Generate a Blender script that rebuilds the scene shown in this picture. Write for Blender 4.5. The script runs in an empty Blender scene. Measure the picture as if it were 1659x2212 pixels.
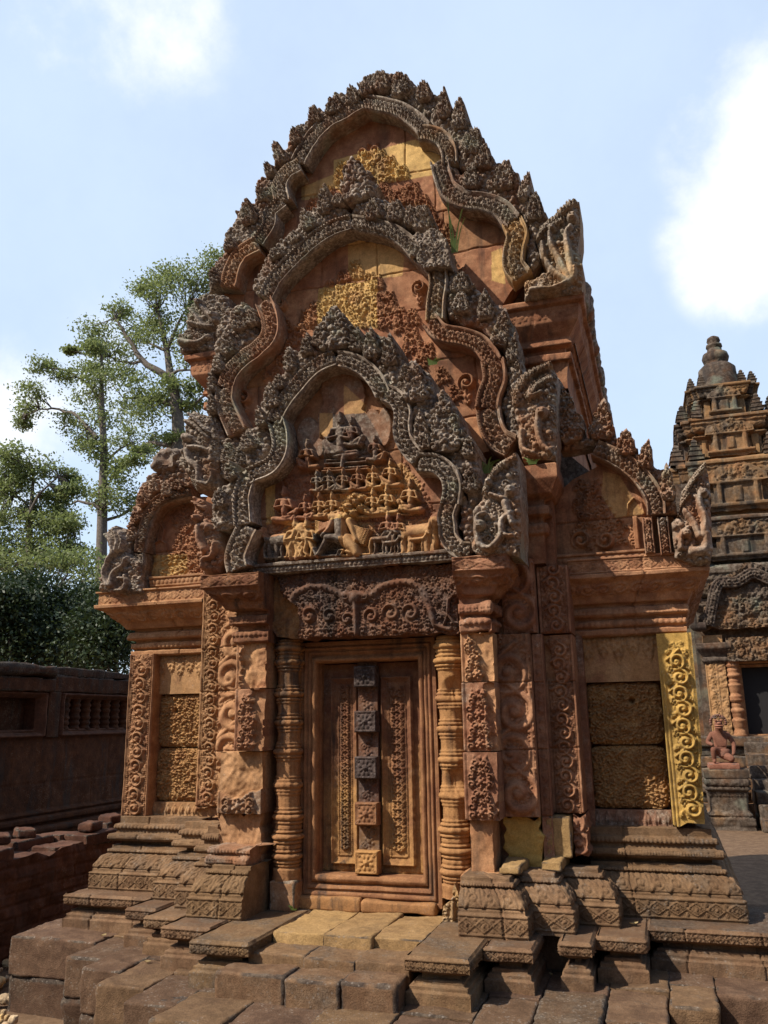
import bpy, bmesh, math, random
import numpy as np
from math import sin, cos, pi, radians, sqrt, atan2

S = bpy.context.scene
COL = S.collection
# ------------------------------------------------------------------ camera
F = 1800.0
YAW, PITCH, ROLL = radians(17.9), radians(13.96), radians(.91)
CAM = np.array([1.345, -4.0, 1.65])
FW = np.array([-sin(YAW)*cos(PITCH), cos(YAW)*cos(PITCH), sin(PITCH)])
RT = np.array([cos(YAW), sin(YAW), 0.])
UPV = np.cross(RT, FW)
R2 = RT*cos(ROLL)-UPV*sin(ROLL)
U2 = UPV*cos(ROLL)+RT*sin(ROLL)
cd = bpy.data.cameras.new('camera')
cam = bpy.data.objects.new('camera', cd)
COL.objects.link(cam)
import mathutils
M = mathutils.Matrix(((R2[0], U2[0], -FW[0], CAM[0]), (R2[1], U2[1], -FW[1], CAM[1]), (R2[2], U2[2], -FW[2], CAM[2]), (0, 0, 0, 1)))
cam.matrix_world = M
cd.sensor_fit = 'VERTICAL'
cd.sensor_height = 36
cd.lens = 36*F/2212
cd.clip_start = .05
cd.clip_end = 2000
S.camera = cam
# ------------------------------------------------------------------ light
SUN = np.array([-1., -.93, 1.40]); SUN /= np.linalg.norm(SUN)
SUN_EL = math.asin(SUN[2]); SUN_AZ = atan2(SUN[0], SUN[1])
ld = bpy.data.lights.new('sun', 'SUN'); ld.energy = 5.0; ld.angle = radians(.53); ld.color = (1, .93, .82)
sun = bpy.data.objects.new('sun', ld); COL.objects.link(sun)
sun.rotation_euler = mathutils.Vector(SUN).to_track_quat('Z', 'Y').to_euler()
S.view_settings.view_transform = 'Standard'
S.view_settings.look = 'None'
S.view_settings.exposure = 0.36
S.view_settings.gamma = 1
S.cycles.max_bounces = 4
S.cycles.diffuse_bounces = 3
S.cycles.transparent_max_bounces = 4


class NT:
    """small node-tree helper"""
    def __init__(s, t): s.t = t; s.n = t.nodes; s.l = t.links
    def node(s, ty, **k):
        a = s.n.new(ty)
        for x, y in k.items(): setattr(a, x, y)
        return a
    def put(s, sock, v):
        if hasattr(v, 'is_output') or isinstance(v, bpy.types.NodeSocket): s.l.new(v, sock)
        elif isinstance(v, (tuple, list)) and len(v) == 3 and sock.type == 'RGBA': sock.default_value = (*v, 1)
        else: sock.default_value = v
    def math(s, op, a, b=0., c=None, clamp=False):
        m = s.node('ShaderNodeMath', operation=op, use_clamp=clamp)
        s.put(m.inputs[0], a); s.put(m.inputs[1], b)
        if c is not None: s.put(m.inputs[2], c)
        return m.outputs[0]
    def mix(s, f, a, b, mode='MIX'):
        m = s.node('ShaderNodeMix', data_type='RGBA', blend_type=mode)
        s.put(m.inputs[0], f); s.put(m.inputs[6], a); s.put(m.inputs[7], b)
        return m.outputs[2]
    def ramp(s, v, a, b, x0=0., x1=1.):
        m = s.node('ShaderNodeMapRange', interpolation_type='SMOOTHSTEP')
        s.put(m.inputs[0], v); m.inputs[1].default_value = a; m.inputs[2].default_value = b
        m.inputs[3].default_value = x0; m.inputs[4].default_value = x1
        return m.outputs[0]
    def noise(s, vec, scale, detail=4., rough=.55):
        m = s.node('ShaderNodeTexNoise')
        s.put(m.inputs['Vector'], vec); m.inputs['Scale'].default_value = scale
        m.inputs['Detail'].default_value = detail; m.inputs['Roughness'].default_value = rough
        return m.outputs[0]


# ------------------------------------------------------------------ sky
W = bpy.data.worlds.new('World'); S.world = W; W.use_nodes = True
def dirpx(px, py):
    r = FW+R2*(px-829.5)/F-U2*(py-1106)/F
    return r/np.linalg.norm(r)
def build_sky():
    t = NT(W.node_tree); t.n.clear()
    out = t.node('ShaderNodeOutputWorld'); bg = t.node('ShaderNodeBackground')
    sky = t.node('ShaderNodeTexSky', sky_type='NISHITA', sun_disc=False, sun_elevation=SUN_EL, sun_rotation=SUN_AZ)
    sky.air_density = 1.0; sky.dust_density = 1.0; sky.ozone_density = 1.6
    tc = t.node('ShaderNodeTexCoord')
    d = tc.outputs['Generated']
    nz = t.noise(d, 5.0, 7, .6); nf = t.noise(d, 14., 5, .6)
    total = None
    for px, py, rad, st in [(1650, 400, .085, 1.0), (1600, 560, .070, .8), (1720, 300, .12, 1.2), (1640, 520, .06, 1.0), (1500, 520, .045, .45), (1560, 300, .05, .5), (330, 40, .10, .38), (-60, 930, .11, .7),
                            (330, 850, .12, .35), (60, 0, .12, .35), (640, 300, .2, .06)]:
        c = dirpx(px, py)
        vm = t.node('ShaderNodeVectorMath', operation='DISTANCE'); t.l.new(d, vm.inputs[0]); vm.inputs[1].default_value = tuple(c)
        q = t.math('DIVIDE', vm.outputs['Value'], rad)
        f = t.math('MULTIPLY', t.math('SUBTRACT', 1.25, q), st, clamp=True)
        total = f if total is None else t.math('MAXIMUM', total, f)
    v = t.math('ADD', total, t.math('MULTIPLY', t.math('SUBTRACT', nz, .5), 2.6))
    v = t.math('ADD', v, t.math('MULTIPLY', t.math('SUBTRACT', nf, .5), .9))
    mask = t.math('MULTIPLY', t.ramp(v, .10, 1.15), t.ramp(total, .0, .3))
    sp_ = t.node('ShaderNodeSeparateXYZ'); t.l.new(d, sp_.inputs[0])
    veil = t.math('MULTIPLY', t.ramp(sp_.outputs[1], -.15, .55, .05, .72), t.ramp(t.noise(d, 2.2, 6, .62), .32, .68, .92, 1.08), clamp=True)
    c = t.mix(veil, sky.outputs[0], (SKYW*.77, SKYW*.93, SKYW*1.15))
    c = t.mix(t.math('MULTIPLY', mask, .95), c, (SKYW*1.12, SKYW*1.13, SKYW*1.15))
    t.put(bg.inputs[0], c); bg.inputs[1].default_value = SKYS
    t.l.new(bg.outputs[0], out.inputs[0])
SKYS = .138
SKYW = 6.0
build_sky()

# ------------------------------------------------------------------ tracing: photo crops -> points on real planes
CR = dict(A=(800, 200, 1200/1659), B=(700, 1200, 1100/1659), C=(1600, 600, 1300/1598), D=(300, 1100, 900/1422), E=(400, 2200, 900/1171),
          F=(950, 2200, 1100/1622), G=(1800, 2100, 1272/1659), H=(0, 3400, 1100/1659), I=(1000, 3500, 1100/1659), J=(1900, 3300, 1172/1659),
          K=(2500, 1300, 572/633), L=(0, 2500, 700/970), M=(0, 900, 900/1106), N=(2600, 2600, 472/949), P=(1040, 1850, 800/1659), Q=(960, 2200, 1000/1659), V=(0, 0, 1.85172))
def q(c, p):
    a, b, s = CR[c]
    return (a+p[0]*s)/1.85172, (b+p[1]*s)/1.85172
def ray(p): return FW+R2*(p[0]-829.5)/F-U2*(p[1]-1106)/F
def aty(p, Y):
    r = ray(p); return CAM+(Y-CAM[1])/r[1]*r
def atx(p, X):
    r = ray(p); return CAM+(X-CAM[0])/r[0]*r
def atz(p, Z):
    r = ray(p); return CAM+(Z-CAM[2])/r[2]*r
def pl(c, pts, y):
    """crop points -> (x, z) on the plane y"""
    return np.array([aty(q(c, p), y)[[0, 2]] for p in pts])

# ------------------------------------------------------------------ materials
def stone(name, c1, c2, ochre=(.50, .315, .115), pd=(.085, .066, .05), plt=(.235, .20, .155), pat=.0, moss=None, streak=.0, speck=.25, bump=.42, pits=0., pitscale=60., fine=1.):
    m = bpy.data.materials.new(name); m.use_nodes = True
    t = NT(m.node_tree); t.n.clear()
    out = t.node('ShaderNodeOutputMaterial'); b = t.node('ShaderNodeBsdfPrincipled')
    pos = t.node('ShaderNodeNewGeometry').outputs['Position']
    at = t.node('ShaderNodeAttribute', attribute_name='tone')
    sep = t.node('ShaderNodeSeparateColor'); t.l.new(at.outputs['Color'], sep.inputs[0])
    nA = t.noise(pos, 2.6*fine, 5); nB = t.noise(pos, 11*fine, 5, .6); nC = t.noise(pos, 48*fine, 4, .65); nD = t.noise(pos, 170*fine, 2, .6)
    col = t.mix(t.ramp(nB, .35, .68), c1, c2)
    oc = t.math('MULTIPLY', sep.outputs[0], t.ramp(t.math('ADD', t.math('MULTIPLY', nA, .6), t.math('MULTIPLY', nB, .4)), .36, .52, .35, 1.))
    col = t.mix(oc, col, ochre)
    pm = t.math('ADD', t.math('ADD', t.math('MULTIPLY', nA, .8), t.math('MULTIPLY', nB, .7)), t.math('ADD', sep.outputs[1], pat-1.0))
    pm = t.ramp(pm, .1, .55)
    pc = t.mix(t.ramp(t.math('ADD', t.math('MULTIPLY', nC, .6), t.math('MULTIPLY', nB, .4)), .40, .66), pd, plt)
    if moss: pc = t.mix(t.ramp(t.noise(pos, 4.3*fine, 4), .54, .68, 0, .8), pc, moss)
    col = t.mix(t.math('MULTIPLY', pm, .9), col, pc)
    if streak:
        mp = t.node('ShaderNodeMapping'); mp.inputs['Scale'].default_value = (7, 7, .9); t.l.new(pos, mp.inputs[0])
        sn = t.noise(mp.outputs[0], 1.3*fine, 5, .6)
        col = t.mix(t.ramp(sn, .53, .66, 0, streak), col, (.032, .026, .022))
    vs = t.node('ShaderNodeTexVoronoi'); vs.inputs['Scale'].default_value = 62*fine; t.l.new(pos, vs.inputs['Vector'])
    sk = t.math('MULTIPLY', t.ramp(vs.outputs['Distance'], .16, .34, speck, 0.), t.ramp(t.math('ADD', t.math('MULTIPLY', nB, .6), t.math('ADD', t.math('MULTIPLY', nA, .4), t.math('MULTIPLY', sep.outputs[1], .25))), .50, .62))
    col = t.mix(sk, col, tuple(min(.5, x*1.5+.06) for x in plt))
    sp = t.ramp(nD, .3, .7, .86, 1.13)
    val = t.math('MULTIPLY', t.math('MULTIPLY', t.ramp(nC, .25, .75, .82, 1.16), sp), t.math('ADD', .72, t.math('MULTIPLY', sep.outputs[2], .56)))
    mul = t.node('ShaderNodeVectorMath', operation='SCALE'); t.l.new(col, mul.inputs[0]); t.l.new(val, mul.inputs['Scale'])
    c = mul.outputs[0]
    h = t.math('ADD', t.math('ADD', t.math('MULTIPLY', nC, .26), t.math('MULTIPLY', nB, .12)), t.math('MULTIPLY', nD, .30))
    if pits:
        vo = t.node('ShaderNodeTexVoronoi'); vo.inputs['Scale'].default_value = pitscale; t.l.new(pos, vo.inputs['Vector'])
        vd = t.ramp(t.math('ADD', vo.outputs['Distance'], t.math('MULTIPLY', nC, .5)), .28, .62)
        h = t.math('ADD', h, t.math('MULTIPLY', vd, pits))
    bp = t.node('ShaderNodeBump'); bp.inputs['Strength'].default_value = bump; bp.inputs['Distance'].default_value = .012
    t.put(bp.inputs['Height'], h)
    t.put(b.inputs['Base Color'], c); b.inputs['Roughness'].default_value = .92
    b.inputs['Specular IOR Level'].default_value = .2
    t.l.new(bp.outputs[0], b.inputs['Normal']); t.l.new(b.outputs[0], out.inputs[0])
    return m
RED1, RED2 = (.215, .088, .044), (.335, .162, .084)
MT = dict(
    red=stone('red_sandstone', RED1, RED2, pat=.20, pd=(.06, .046, .038), plt=(.19, .15, .115), streak=.5),
    carved=stone('carved_sandstone', (.20, .085, .046), (.31, .155, .086), pat=.38, speck=.35, pd=(.065, .05, .04), moss=(.15, .16, .11), streak=.25),
    crest=stone('weathered_sandstone', (.24, .115, .065), (.31, .18, .11), pat=.60, pd=(.14, .108, .082), plt=(.33, .275, .22), speck=.6, moss=(.235, .24, .175), streak=.3),
    ochre=stone('ochre_sandstone', (.31, .18, .05), (.43, .265, .085), ochre=(.38, .23, .062), speck=.3, pat=.05, streak=.2),
    laterite=stone('laterite', (.25, .125, .05), (.34, .19, .075), pat=.15, pd=(.05, .035, .025), plt=(.2, .14, .07), bump=.7, pits=.5, pitscale=40, speck=.1),
    door=stone('door_sandstone', (.15, .062, .032), (.245, .115, .055), ochre=(.36, .19, .065), pat=.0, pd=(.035, .028, .026), plt=(.10, .08, .072), streak=.8),
    base=stone('base_sandstone', (.125, .068, .036), (.185, .108, .058), pat=.34, pd=(.045, .033, .026), plt=(.095, .073, .054), streak=.2, speck=.5, bump=.7),
    slab=stone('terrace_sandstone', (.082, .045, .027), (.125, .072, .043), pat=.22, pd=(.045, .034, .026), plt=(.115, .088, .064), speck=.6, bump=.9),
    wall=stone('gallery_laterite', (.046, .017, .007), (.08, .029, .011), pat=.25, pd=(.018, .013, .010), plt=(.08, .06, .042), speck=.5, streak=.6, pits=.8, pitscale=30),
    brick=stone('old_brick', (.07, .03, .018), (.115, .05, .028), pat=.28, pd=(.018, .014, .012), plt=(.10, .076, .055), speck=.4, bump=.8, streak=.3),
    tower=stone('tower_sandstone', (.22, .10, .045), (.33, .17, .07), pat=.63, pd=(.024, .020, .018), plt=(.10, .085, .07), moss=(.13, .16, .125), streak=.8, fine=.45),
    statue=stone('statue_sandstone', (.20, .082, .05), (.27, .12, .075), pat=.2, pd=(.05, .04, .036), plt=(.15, .115, .095)),
    pebble=stone('pebble_stone', (.30, .2, .11), (.5, .38, .25), pat=.0),
)
def simple(name, c, rough=.8):
    m = bpy.data.materials.new(name); m.use_nodes = True
    b = m.node_tree.nodes['Principled BSDF']; b.inputs['Base Color'].default_value = (*c, 1); b.inputs['Roughness'].default_value = rough
    return m
def leafmat(name, a, b2, tr=.35):
    m = bpy.data.materials.new(name); m.use_nodes = True
    t = NT(m.node_tree); t.n.clear()
    out = t.node('ShaderNodeOutputMaterial'); d = t.node('ShaderNodeBsdfPrincipled'); tl = t.node('ShaderNodeBsdfTranslucent'); mx = t.node('ShaderNodeMixShader')
    pos = t.node('ShaderNodeNewGeometry').outputs['Position']
    at = t.node('ShaderNodeAttribute', attribute_name='tone')
    sep = t.node('ShaderNodeSeparateColor'); t.l.new(at.outputs['Color'], sep.inputs[0])
    c = t.mix(t.math('ADD', t.math('MULTIPLY', t.noise(pos, .5, 3), .5), t.math('MULTIPLY', sep.outputs[2], .5)), a, b2)
    t.put(d.inputs['Base Color'], c); d.inputs['Roughness'].default_value = .55
    t.put(tl.inputs[0], c); mx.inputs[0].default_value = tr
    t.l.new(d.outputs[0], mx.inputs[1]); t.l.new(tl.outputs[0], mx.inputs[2]); t.l.new(mx.outputs[0], out.inputs[0])
    return m
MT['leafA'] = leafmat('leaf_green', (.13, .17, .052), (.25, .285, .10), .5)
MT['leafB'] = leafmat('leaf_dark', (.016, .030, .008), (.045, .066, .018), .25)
MT['bark'] = stone('bark', (.10, .08, .065), (.17, .14, .115), pat=.1)
MT['grass'] = leafmat('weed_green', (.10, .17, .03), (.2, .24, .06))
MT['dark'] = simple('painted_interior_shade', (.006, .005, .005))

# ------------------------------------------------------------------ object helpers
def link(name, me, mat, parent):
    o = bpy.data.objects.new(name, me); COL.objects.link(o)
    if mat: me.materials.append(mat)
    if parent: o.parent = parent
    return o
def tag(o, label, cat, group=None, kind=None):
    if label: o['label'] = label
    if cat: o['category'] = cat
    if group: o['group'] = group
    if kind: o['kind'] = kind
    return o
def thing(name, label, cat, group=None):
    o = bpy.data.objects.new(name, None); COL.objects.link(o)
    o.empty_display_size = .2
    return tag(o, label, cat, group)
def mk(name, V, Q, mat, parent, T=None, smooth=True):
    """V (n,3), Q (m,4) quads (last index repeated = triangle)"""
    V = np.asarray(V, np.float32); Q = np.asarray(Q, np.int32)
    me = bpy.data.meshes.new(name)
    tri = Q[:, 2] == Q[:, 3]
    n = len(Q); cnt = np.where(tri, 3, 4).astype(np.int32)
    loops = np.concatenate([Q[i, :3] if tr else Q[i] for i, tr in enumerate(tri)]) if tri.any() else Q.ravel()
    me.vertices.add(len(V)); me.vertices.foreach_set('co', V.ravel())
    me.loops.add(len(loops)); me.loops.foreach_set('vertex_index', loops.astype(np.int32))
    me.polygons.add(n); st = np.zeros(n, np.int32); st[1:] = np.cumsum(cnt)[:-1]
    me.polygons.foreach_set('loop_start', st)
    me.polygons.foreach_set('use_smooth', np.full(n, smooth))
    me.update(calc_edges=True); me.validate()
    a = me.attributes.new('tone', 'FLOAT_COLOR', 'POINT')
    c = np.ones((len(V), 4), np.float32)
    c[:, :3] = (0, 0, .5) if T is None else T
    if len(a.data) == len(V): a.data.foreach_set('color', c.ravel())
    return link(name, me, mat, parent)
def join(parts):
    """[(V,Q,T)] -> one"""
    Vs, Qs, Ts, o = [], [], [], 0
    for V, Q, T in parts:
        Vs.append(V); Qs.append(np.asarray(Q)+o); Ts.append(np.broadcast_to(np.asarray(T, float), (len(V), 3))); o += len(V)
    return np.concatenate(Vs), np.concatenate(Qs), np.concatenate(Ts)
RNG = np.random.default_rng(11)
def vnoise(n0, n1, cell, seed=0):
    """smooth 2D noise in -1..1, cell = samples per lattice step"""
    g = np.random.default_rng(seed)
    a = g.uniform(-1, 1, (int(n0/cell)+3, int(n1/cell)+3))
    y = np.arange(n0)/cell; x = np.arange(n1)/cell
    iy = y.astype(int); ix = x.astype(int); fy = y-iy; fx = x-ix
    fy = (fy*fy*(3-2*fy))[:, None]; fx = (fx*fx*(3-2*fx))[None]
    A = a[np.ix_(iy, ix)]; B = a[np.ix_(iy, ix+1)]; C_ = a[np.ix_(iy+1, ix)]; D_ = a[np.ix_(iy+1, ix+1)]
    return (A*(1-fx)+B*fx)*(1-fy)+(C_*(1-fx)+D_*fx)*fy
def inpoly(X, Y, P):
    r = np.zeros(X.shape, bool); n = len(P)
    for i in range(n):
        x1, y1 = P[i]; x2, y2 = P[(i+1) % n]
        if y1 == y2: continue
        c = ((y1 > Y) != (y2 > Y)) & (X < (x2-x1)*(Y-y1)/(y2-y1)+x1)
        r ^= c
    return r
def nearest(X, Y, P):
    bd = np.full(X.shape, 1e9); bx = X.copy(); by = Y.copy(); n = len(P)
    for i in range(n):
        a = P[i]; d = P[(i+1) % n]-a; L = d@d+1e-12
        t = np.clip(((X-a[0])*d[0]+(Y-a[1])*d[1])/L, 0, 1)
        px = a[0]+t*d[0]; py = a[1]+t*d[1]; dd = (X-px)**2+(Y-py)**2
        m = dd < bd; bd[m] = dd[m]; bx[m] = px[m]; by[m] = py[m]
    return bx, by, np.sqrt(bd)
def spline(P, step):
    P = np.asarray(P, float); n = len(P)
    if n == 2: Q = np.vstack([2*P[0]-P[1], P, 2*P[1]-P[0]])
    else: Q = np.vstack([2*P[0]-P[1], P, 2*P[-1]-P[-2]])
    out = []
    for i in range(1, len(Q)-2):
        t = np.linspace(0, 1, 24, endpoint=False)[:, None]
        a, b, c, d = Q[i-1], Q[i], Q[i+1], Q[i+2]
        out.append(.5*((2*b)+(-a+c)*t+(2*a-5*b+4*c-d)*t*t+(-a+3*b-3*c+d)*t**3))
    out = np.vstack(out+[Q[-2][None]])
    s = np.r_[0, np.cumsum(np.linalg.norm(np.diff(out[:, :2], axis=0), axis=1))]
    m = max(3, int(s[-1]/step)+1); ss = np.linspace(0, s[-1], m)
    return np.stack([np.interp(ss, s, out[:, k]) for k in range(out.shape[1])], 1), ss

# ------------------------------------------------------------------ carved relief as real height
class Ras:
    def __init__(s, u0, u1, v0, v1, res):
        nu = max(3, int(round((u1-u0)/res))+1); nv = max(3, int(round((v1-v0)/res))+1)
        s.u = np.linspace(u0, u1, nu); s.v = np.linspace(v0, v1, nv); s.du = s.u[1]-s.u[0]; s.dv = s.v[1]-s.v[0]
        s.B = np.zeros((nv, nu)); s.M = np.zeros((nv, nu)); s.T = np.zeros((nv, nu, 3)); s.T[..., 2] = .5
        s.b = (u0, u1, v0, v1)
    @property
    def H(s): return s.B+s.M
    def win(s, cx, cy, R):
        i0 = int(max(0, np.floor((cx-R-s.u[0])/s.du))); i1 = int(min(len(s.u), np.ceil((cx+R-s.u[0])/s.du)+1))
        j0 = int(max(0, np.floor((cy-R-s.v[0])/s.dv))); j1 = int(min(len(s.v), np.ceil((cy+R-s.v[0])/s.dv)+1))
        if i0 >= i1 or j0 >= j1: return None
        return (slice(j0, j1), slice(i0, i1)), s.u[None, i0:i1]-cx, s.v[j0:j1, None]-cy
    def up(s, sl, val): np.maximum(s.M[sl], val, out=s.M[sl])
    def rosette(s, cx, cy, r, h, n=7):
        w = s.win(cx, cy, r)
        if not w: return
        sl, x, y = w; p = np.hypot(x, y)/r; th = np.arctan2(y, x)
        pet = np.clip(1-((p-.64)/.36)**2, 0, 1)*(.6+.4*np.cos(n*th+cx*50))*.62
        s.up(sl, h*np.maximum(pet, np.sqrt(np.clip(1-(p/.38)**2, 0, 1))))
    def curl(s, cx, cy, r, h, d=1, a0=0., turns=1.5):
        w = s.win(cx, cy, r)
        if not w: return
        sl, x, y = w; p = np.hypot(x, y)/r; th = np.arctan2(y, x)-a0
        k = p*turns-d*th/(2*pi)
        rid = (.5+.5*np.cos(2*pi*k))**.8*np.clip((1-p)*5, 0, 1)
        s.up(sl, h*np.maximum(rid, 1.05*np.sqrt(np.clip(1-(p/.26)**2, 0, 1))))
    def leaf(s, cx, cy, L, w_, a, h, veins=3):
        w = s.win(cx, cy, L)
        if not w: return
        sl, X, Y = w; x = X*cos(a)+Y*sin(a); y = -X*sin(a)+Y*cos(a)
        t = np.clip(x/L, 0, 1); hw = w_*(np.sin(pi*t**.75)*.9+.02); e = np.abs(y)/(hw+1e-6)
        val = np.where((x > 0) & (x < L) & (e < 1), np.sqrt(np.clip(1-e*e, 0, 1))*(.72+.28*np.cos(2*pi*(t*veins-e*.5)))*np.clip(.35+e*2.2, 0, 1), 0)
        s.up(sl, h*val)
    def cap(s, p0, p1, r0, r1, h, off=0.):
        c = ((p0[0]+p1[0])/2, (p0[1]+p1[1])/2); R = math.hypot(p1[0]-p0[0], p1[1]-p0[1])/2+max(r0, r1)
        w = s.win(c[0], c[1], R)
        if not w: return
        sl, x, y = w; x = x+c[0]-p0[0]; y = y+c[1]-p0[1]; dx, dy = p1[0]-p0[0], p1[1]-p0[1]; L = dx*dx+dy*dy+1e-12
        t = np.clip((x*dx+y*dy)/L, 0, 1); d = np.hypot(x-t*dx, y-t*dy); r = r0+(r1-r0)*t
        s.up(sl, np.where(d < r, off+h*np.sqrt(np.clip(1-(d/r)**2, 0, 1)), 0))
    def rect(s, u0, u1, v0, v1, h):
        m = (s.u[None] >= u0) & (s.u[None] <= u1) & (s.v[:, None] >= v0) & (s.v[:, None] <= v1)
        s.M[m] = np.maximum(s.M[m], h)
    def beads(s, u0, u1, v, r, h, vert=False, pitch=2.1):
        a = u0
        while a <= u1:
            c = (v, a) if vert else (a, v); s.cap(c, c, r, r, h); a += r*pitch
    def diamonds(s, u0, u1, v0, v1, h):
        H_ = (v1-v0); n = max(1, int(round((u1-u0)/(H_*1.35)))); p = (u1-u0)/n
        for i in range(n+1):
            c = u0+(i+.5)*p; cy = (v0+v1)/2
            w = s.win(c, cy, max(p, H_)/2)
            if w and i < n:
                sl, x, y = w; d = np.abs(x)/(p/2)+np.abs(y)/(H_/2)
                s.up(sl, h*(np.clip(1-np.abs(d-.9)/.14, 0, 1)+.8*np.clip(1-np.abs(d-.5)/.12, 0, 1)))
                s.rosette(c, cy, H_*.16, h)
            for sg in (0, 1): s.leaf(u0+i*p, v0 if sg == 0 else v1, H_*.36, H_*.14, pi/2 if sg == 0 else -pi/2, h*.8)
    def petals(s, u0, u1, v0, v1, h, k=.62, down=False):
        H_ = v1-v0; n = max(1, int(round((u1-u0)/(H_*k)))); p = (u1-u0)/n
        for i in range(n):
            c = u0+(i+.5)*p
            s.leaf(c, v1 if down else v0, H_, p*.52, -pi/2 if down else pi/2, h, 2)
            s.leaf(c+p/2, v1 if down else v0, H_*.6, p*.22, -pi/2 if down else pi/2, h*.7, 1)
    def foliage(s, size, h, inside=None, ang=pi/2, dens=1., seed=0, knob=0.):
        g = np.random.default_rng(seed+int(abs(s.b[0])*1000))
        u0, u1, v0, v1 = s.b; st = size/sqrt(dens)
        pts = []
        for j, v in enumerate(np.arange(v0, v1+st, st*.86)):
            for u in np.arange(u0+(j % 2)*st/2, u1+st, st):
                pts.append((u+g.normal()*st*.16, v+g.normal()*st*.16))
        P = np.array(pts)
        if inside is not None: P = P[inpoly(P[:, 0], P[:, 1], inside)]
        for (u, v) in P:
            k = g.random(); r = size*g.uniform(.42, .68); hh = min(h*g.uniform(.65, 1.1), r*1.25)
            a = ang(u, v) if callable(ang) else ang
            if k < knob:
                r = size*g.uniform(.40, .60); lv = g.random()*h*.35; s.cap((u, v), (u, v), r*.72, r*.72, r*.80, lv+r*.25); s.rosette(u, v, r*1.2, r*.62+lv, int(g.integers(4, 7))); continue
            if knob: k = g.random()
            if k < .30: s.rosette(u, v, r, hh, int(g.integers(5, 9)))
            elif k < .68: s.curl(u, v, r, hh, 1 if g.random() < .5 else -1, a+g.normal()*.8, g.uniform(1.2, 1.8))
            else: s.leaf(u-cos(a)*r, v-sin(a)*r, r*2.3, r*.62, a+g.normal()*.5, hh)
            s.cap((u+st*.5, v+st*.25), (u+st*.5, v+st*.25), size*.16, size*.16, hh*.7)
    def vine(s, u0, u1, v0, v1, h, border=True, first=1):
        w = u1-u0; s.foliage(w*.15, h*.55, rectp(u0+.16*w, u1-.16*w, v0, v1), pi/2, 1.2, 5)
        if border:
            for a, b in ((u0, u0+.07*w), (u1-.07*w, u1)): s.rect(a, b, v0, v1, h*.55)
            for x in (u0+.125*w, u1-.125*w): s.beads(v0, v1, x, .032*w, h*.5, True)
            u0 += .17*w; u1 -= .17*w; w = u1-u0
        r = w*.43; c = (u0+u1)/2; v = v0+r*.9; k = first
        while v < v1-r*.4:
            s.curl(c+k*w*.05, v, r, h, k, -pi/2*k, 1.6)
            s.leaf(c-k*w*.42, v+r*.55, r*.95, r*.28, pi/2-k*.5, h*.8)
            s.leaf(c+k*w*.48, v+r*.85, r*.8, r*.26, pi/2+k*.9, h*.75)
            s.rosette(c-k*w*.38, v+r*1.12, r*.3, h*.8, 6); s.leaf(c-k*w*.45, v-r*.9, r*.7, r*.24, pi/2-k*.2, h*.7)
            s.cap((c+k*w*.45, v+r*.2), (c-k*w*.1, v+r*1.25), w*.06, w*.05, h*.8)
            v += r*1.62; k = -k
    def flame(s, cx, cy, w_, L, a, h):
        """pointed leaf of stacked rosettes and side curls"""
        dx, dy = cos(a), sin(a); nx, ny = -dy, dx
        for t, r in ((.16, .25), (.44, .19), (.66, .13), (.84, .09)):
            s.rosette(cx+dx*L*t, cy+dy*L*t, w_*r, h, 6)
        for t, o in ((.08, .36), (.30, .37), (.52, .27), (.70, .17)):
            for sd in (-1, 1):
                s.curl(cx+dx*L*t+nx*o*w_*sd, cy+dy*L*t+ny*o*w_*sd, w_*.17, h*.85, sd, a)
                s.leaf(cx+dx*L*t+nx*o*w_*.7*sd, cy+dy*L*t+ny*o*w_*.7*sd, w_*.34, w_*.1, a+sd*.5, h*.75)
    def wear(s, amp, cell=12, seed=1): s.B += amp*vnoise(*s.B.shape, cell, seed)
    def tone(s, o=None, p=None, b=None, poly=None):
        m = np.ones(s.B.shape, bool) if poly is None else inpoly(s.u[None]+0*s.B, s.v[:, None]+0*s.B, np.asarray(poly))
        for k, x in enumerate((o, p, b)):
            if x is not None: s.T[..., k][m] = x
    def joints(s, vs, us=None, d=.012, w=.006, tone=True, seed=3, oc=.0):
        g = np.random.default_rng(seed); vs = [-1e9]+list(vs)+[1e9]
        wob = .004*vnoise(1, len(s.u), 14, seed)[0][None]
        U = s.u[None]+.004*vnoise(len(s.v), 1, 14, seed+1); Vv = s.v[:, None]+wob
        for i in range(len(vs)-1):
            rowm = (Vv >= vs[i]) & (Vv < vs[i+1])
            if i: s.B -= d*np.clip(1-np.abs(Vv-vs[i])/w, 0, 1)
            uu = [-1e9]+list(us[i] if us else [])+[1e9]
            for k in range(len(uu)-1):
                m = rowm & (U >= uu[k]) & (U < uu[k+1])
                if tone: s.T[..., 2][m] = g.uniform(.15, .85); s.T[..., 0][m] = np.maximum(s.T[..., 0][m], oc*g.random()**2)
                if k: s.B -= d*np.where(rowm, np.clip(1-np.abs(U-uu[k])/w, 0, 1), 0)
        return s

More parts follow.
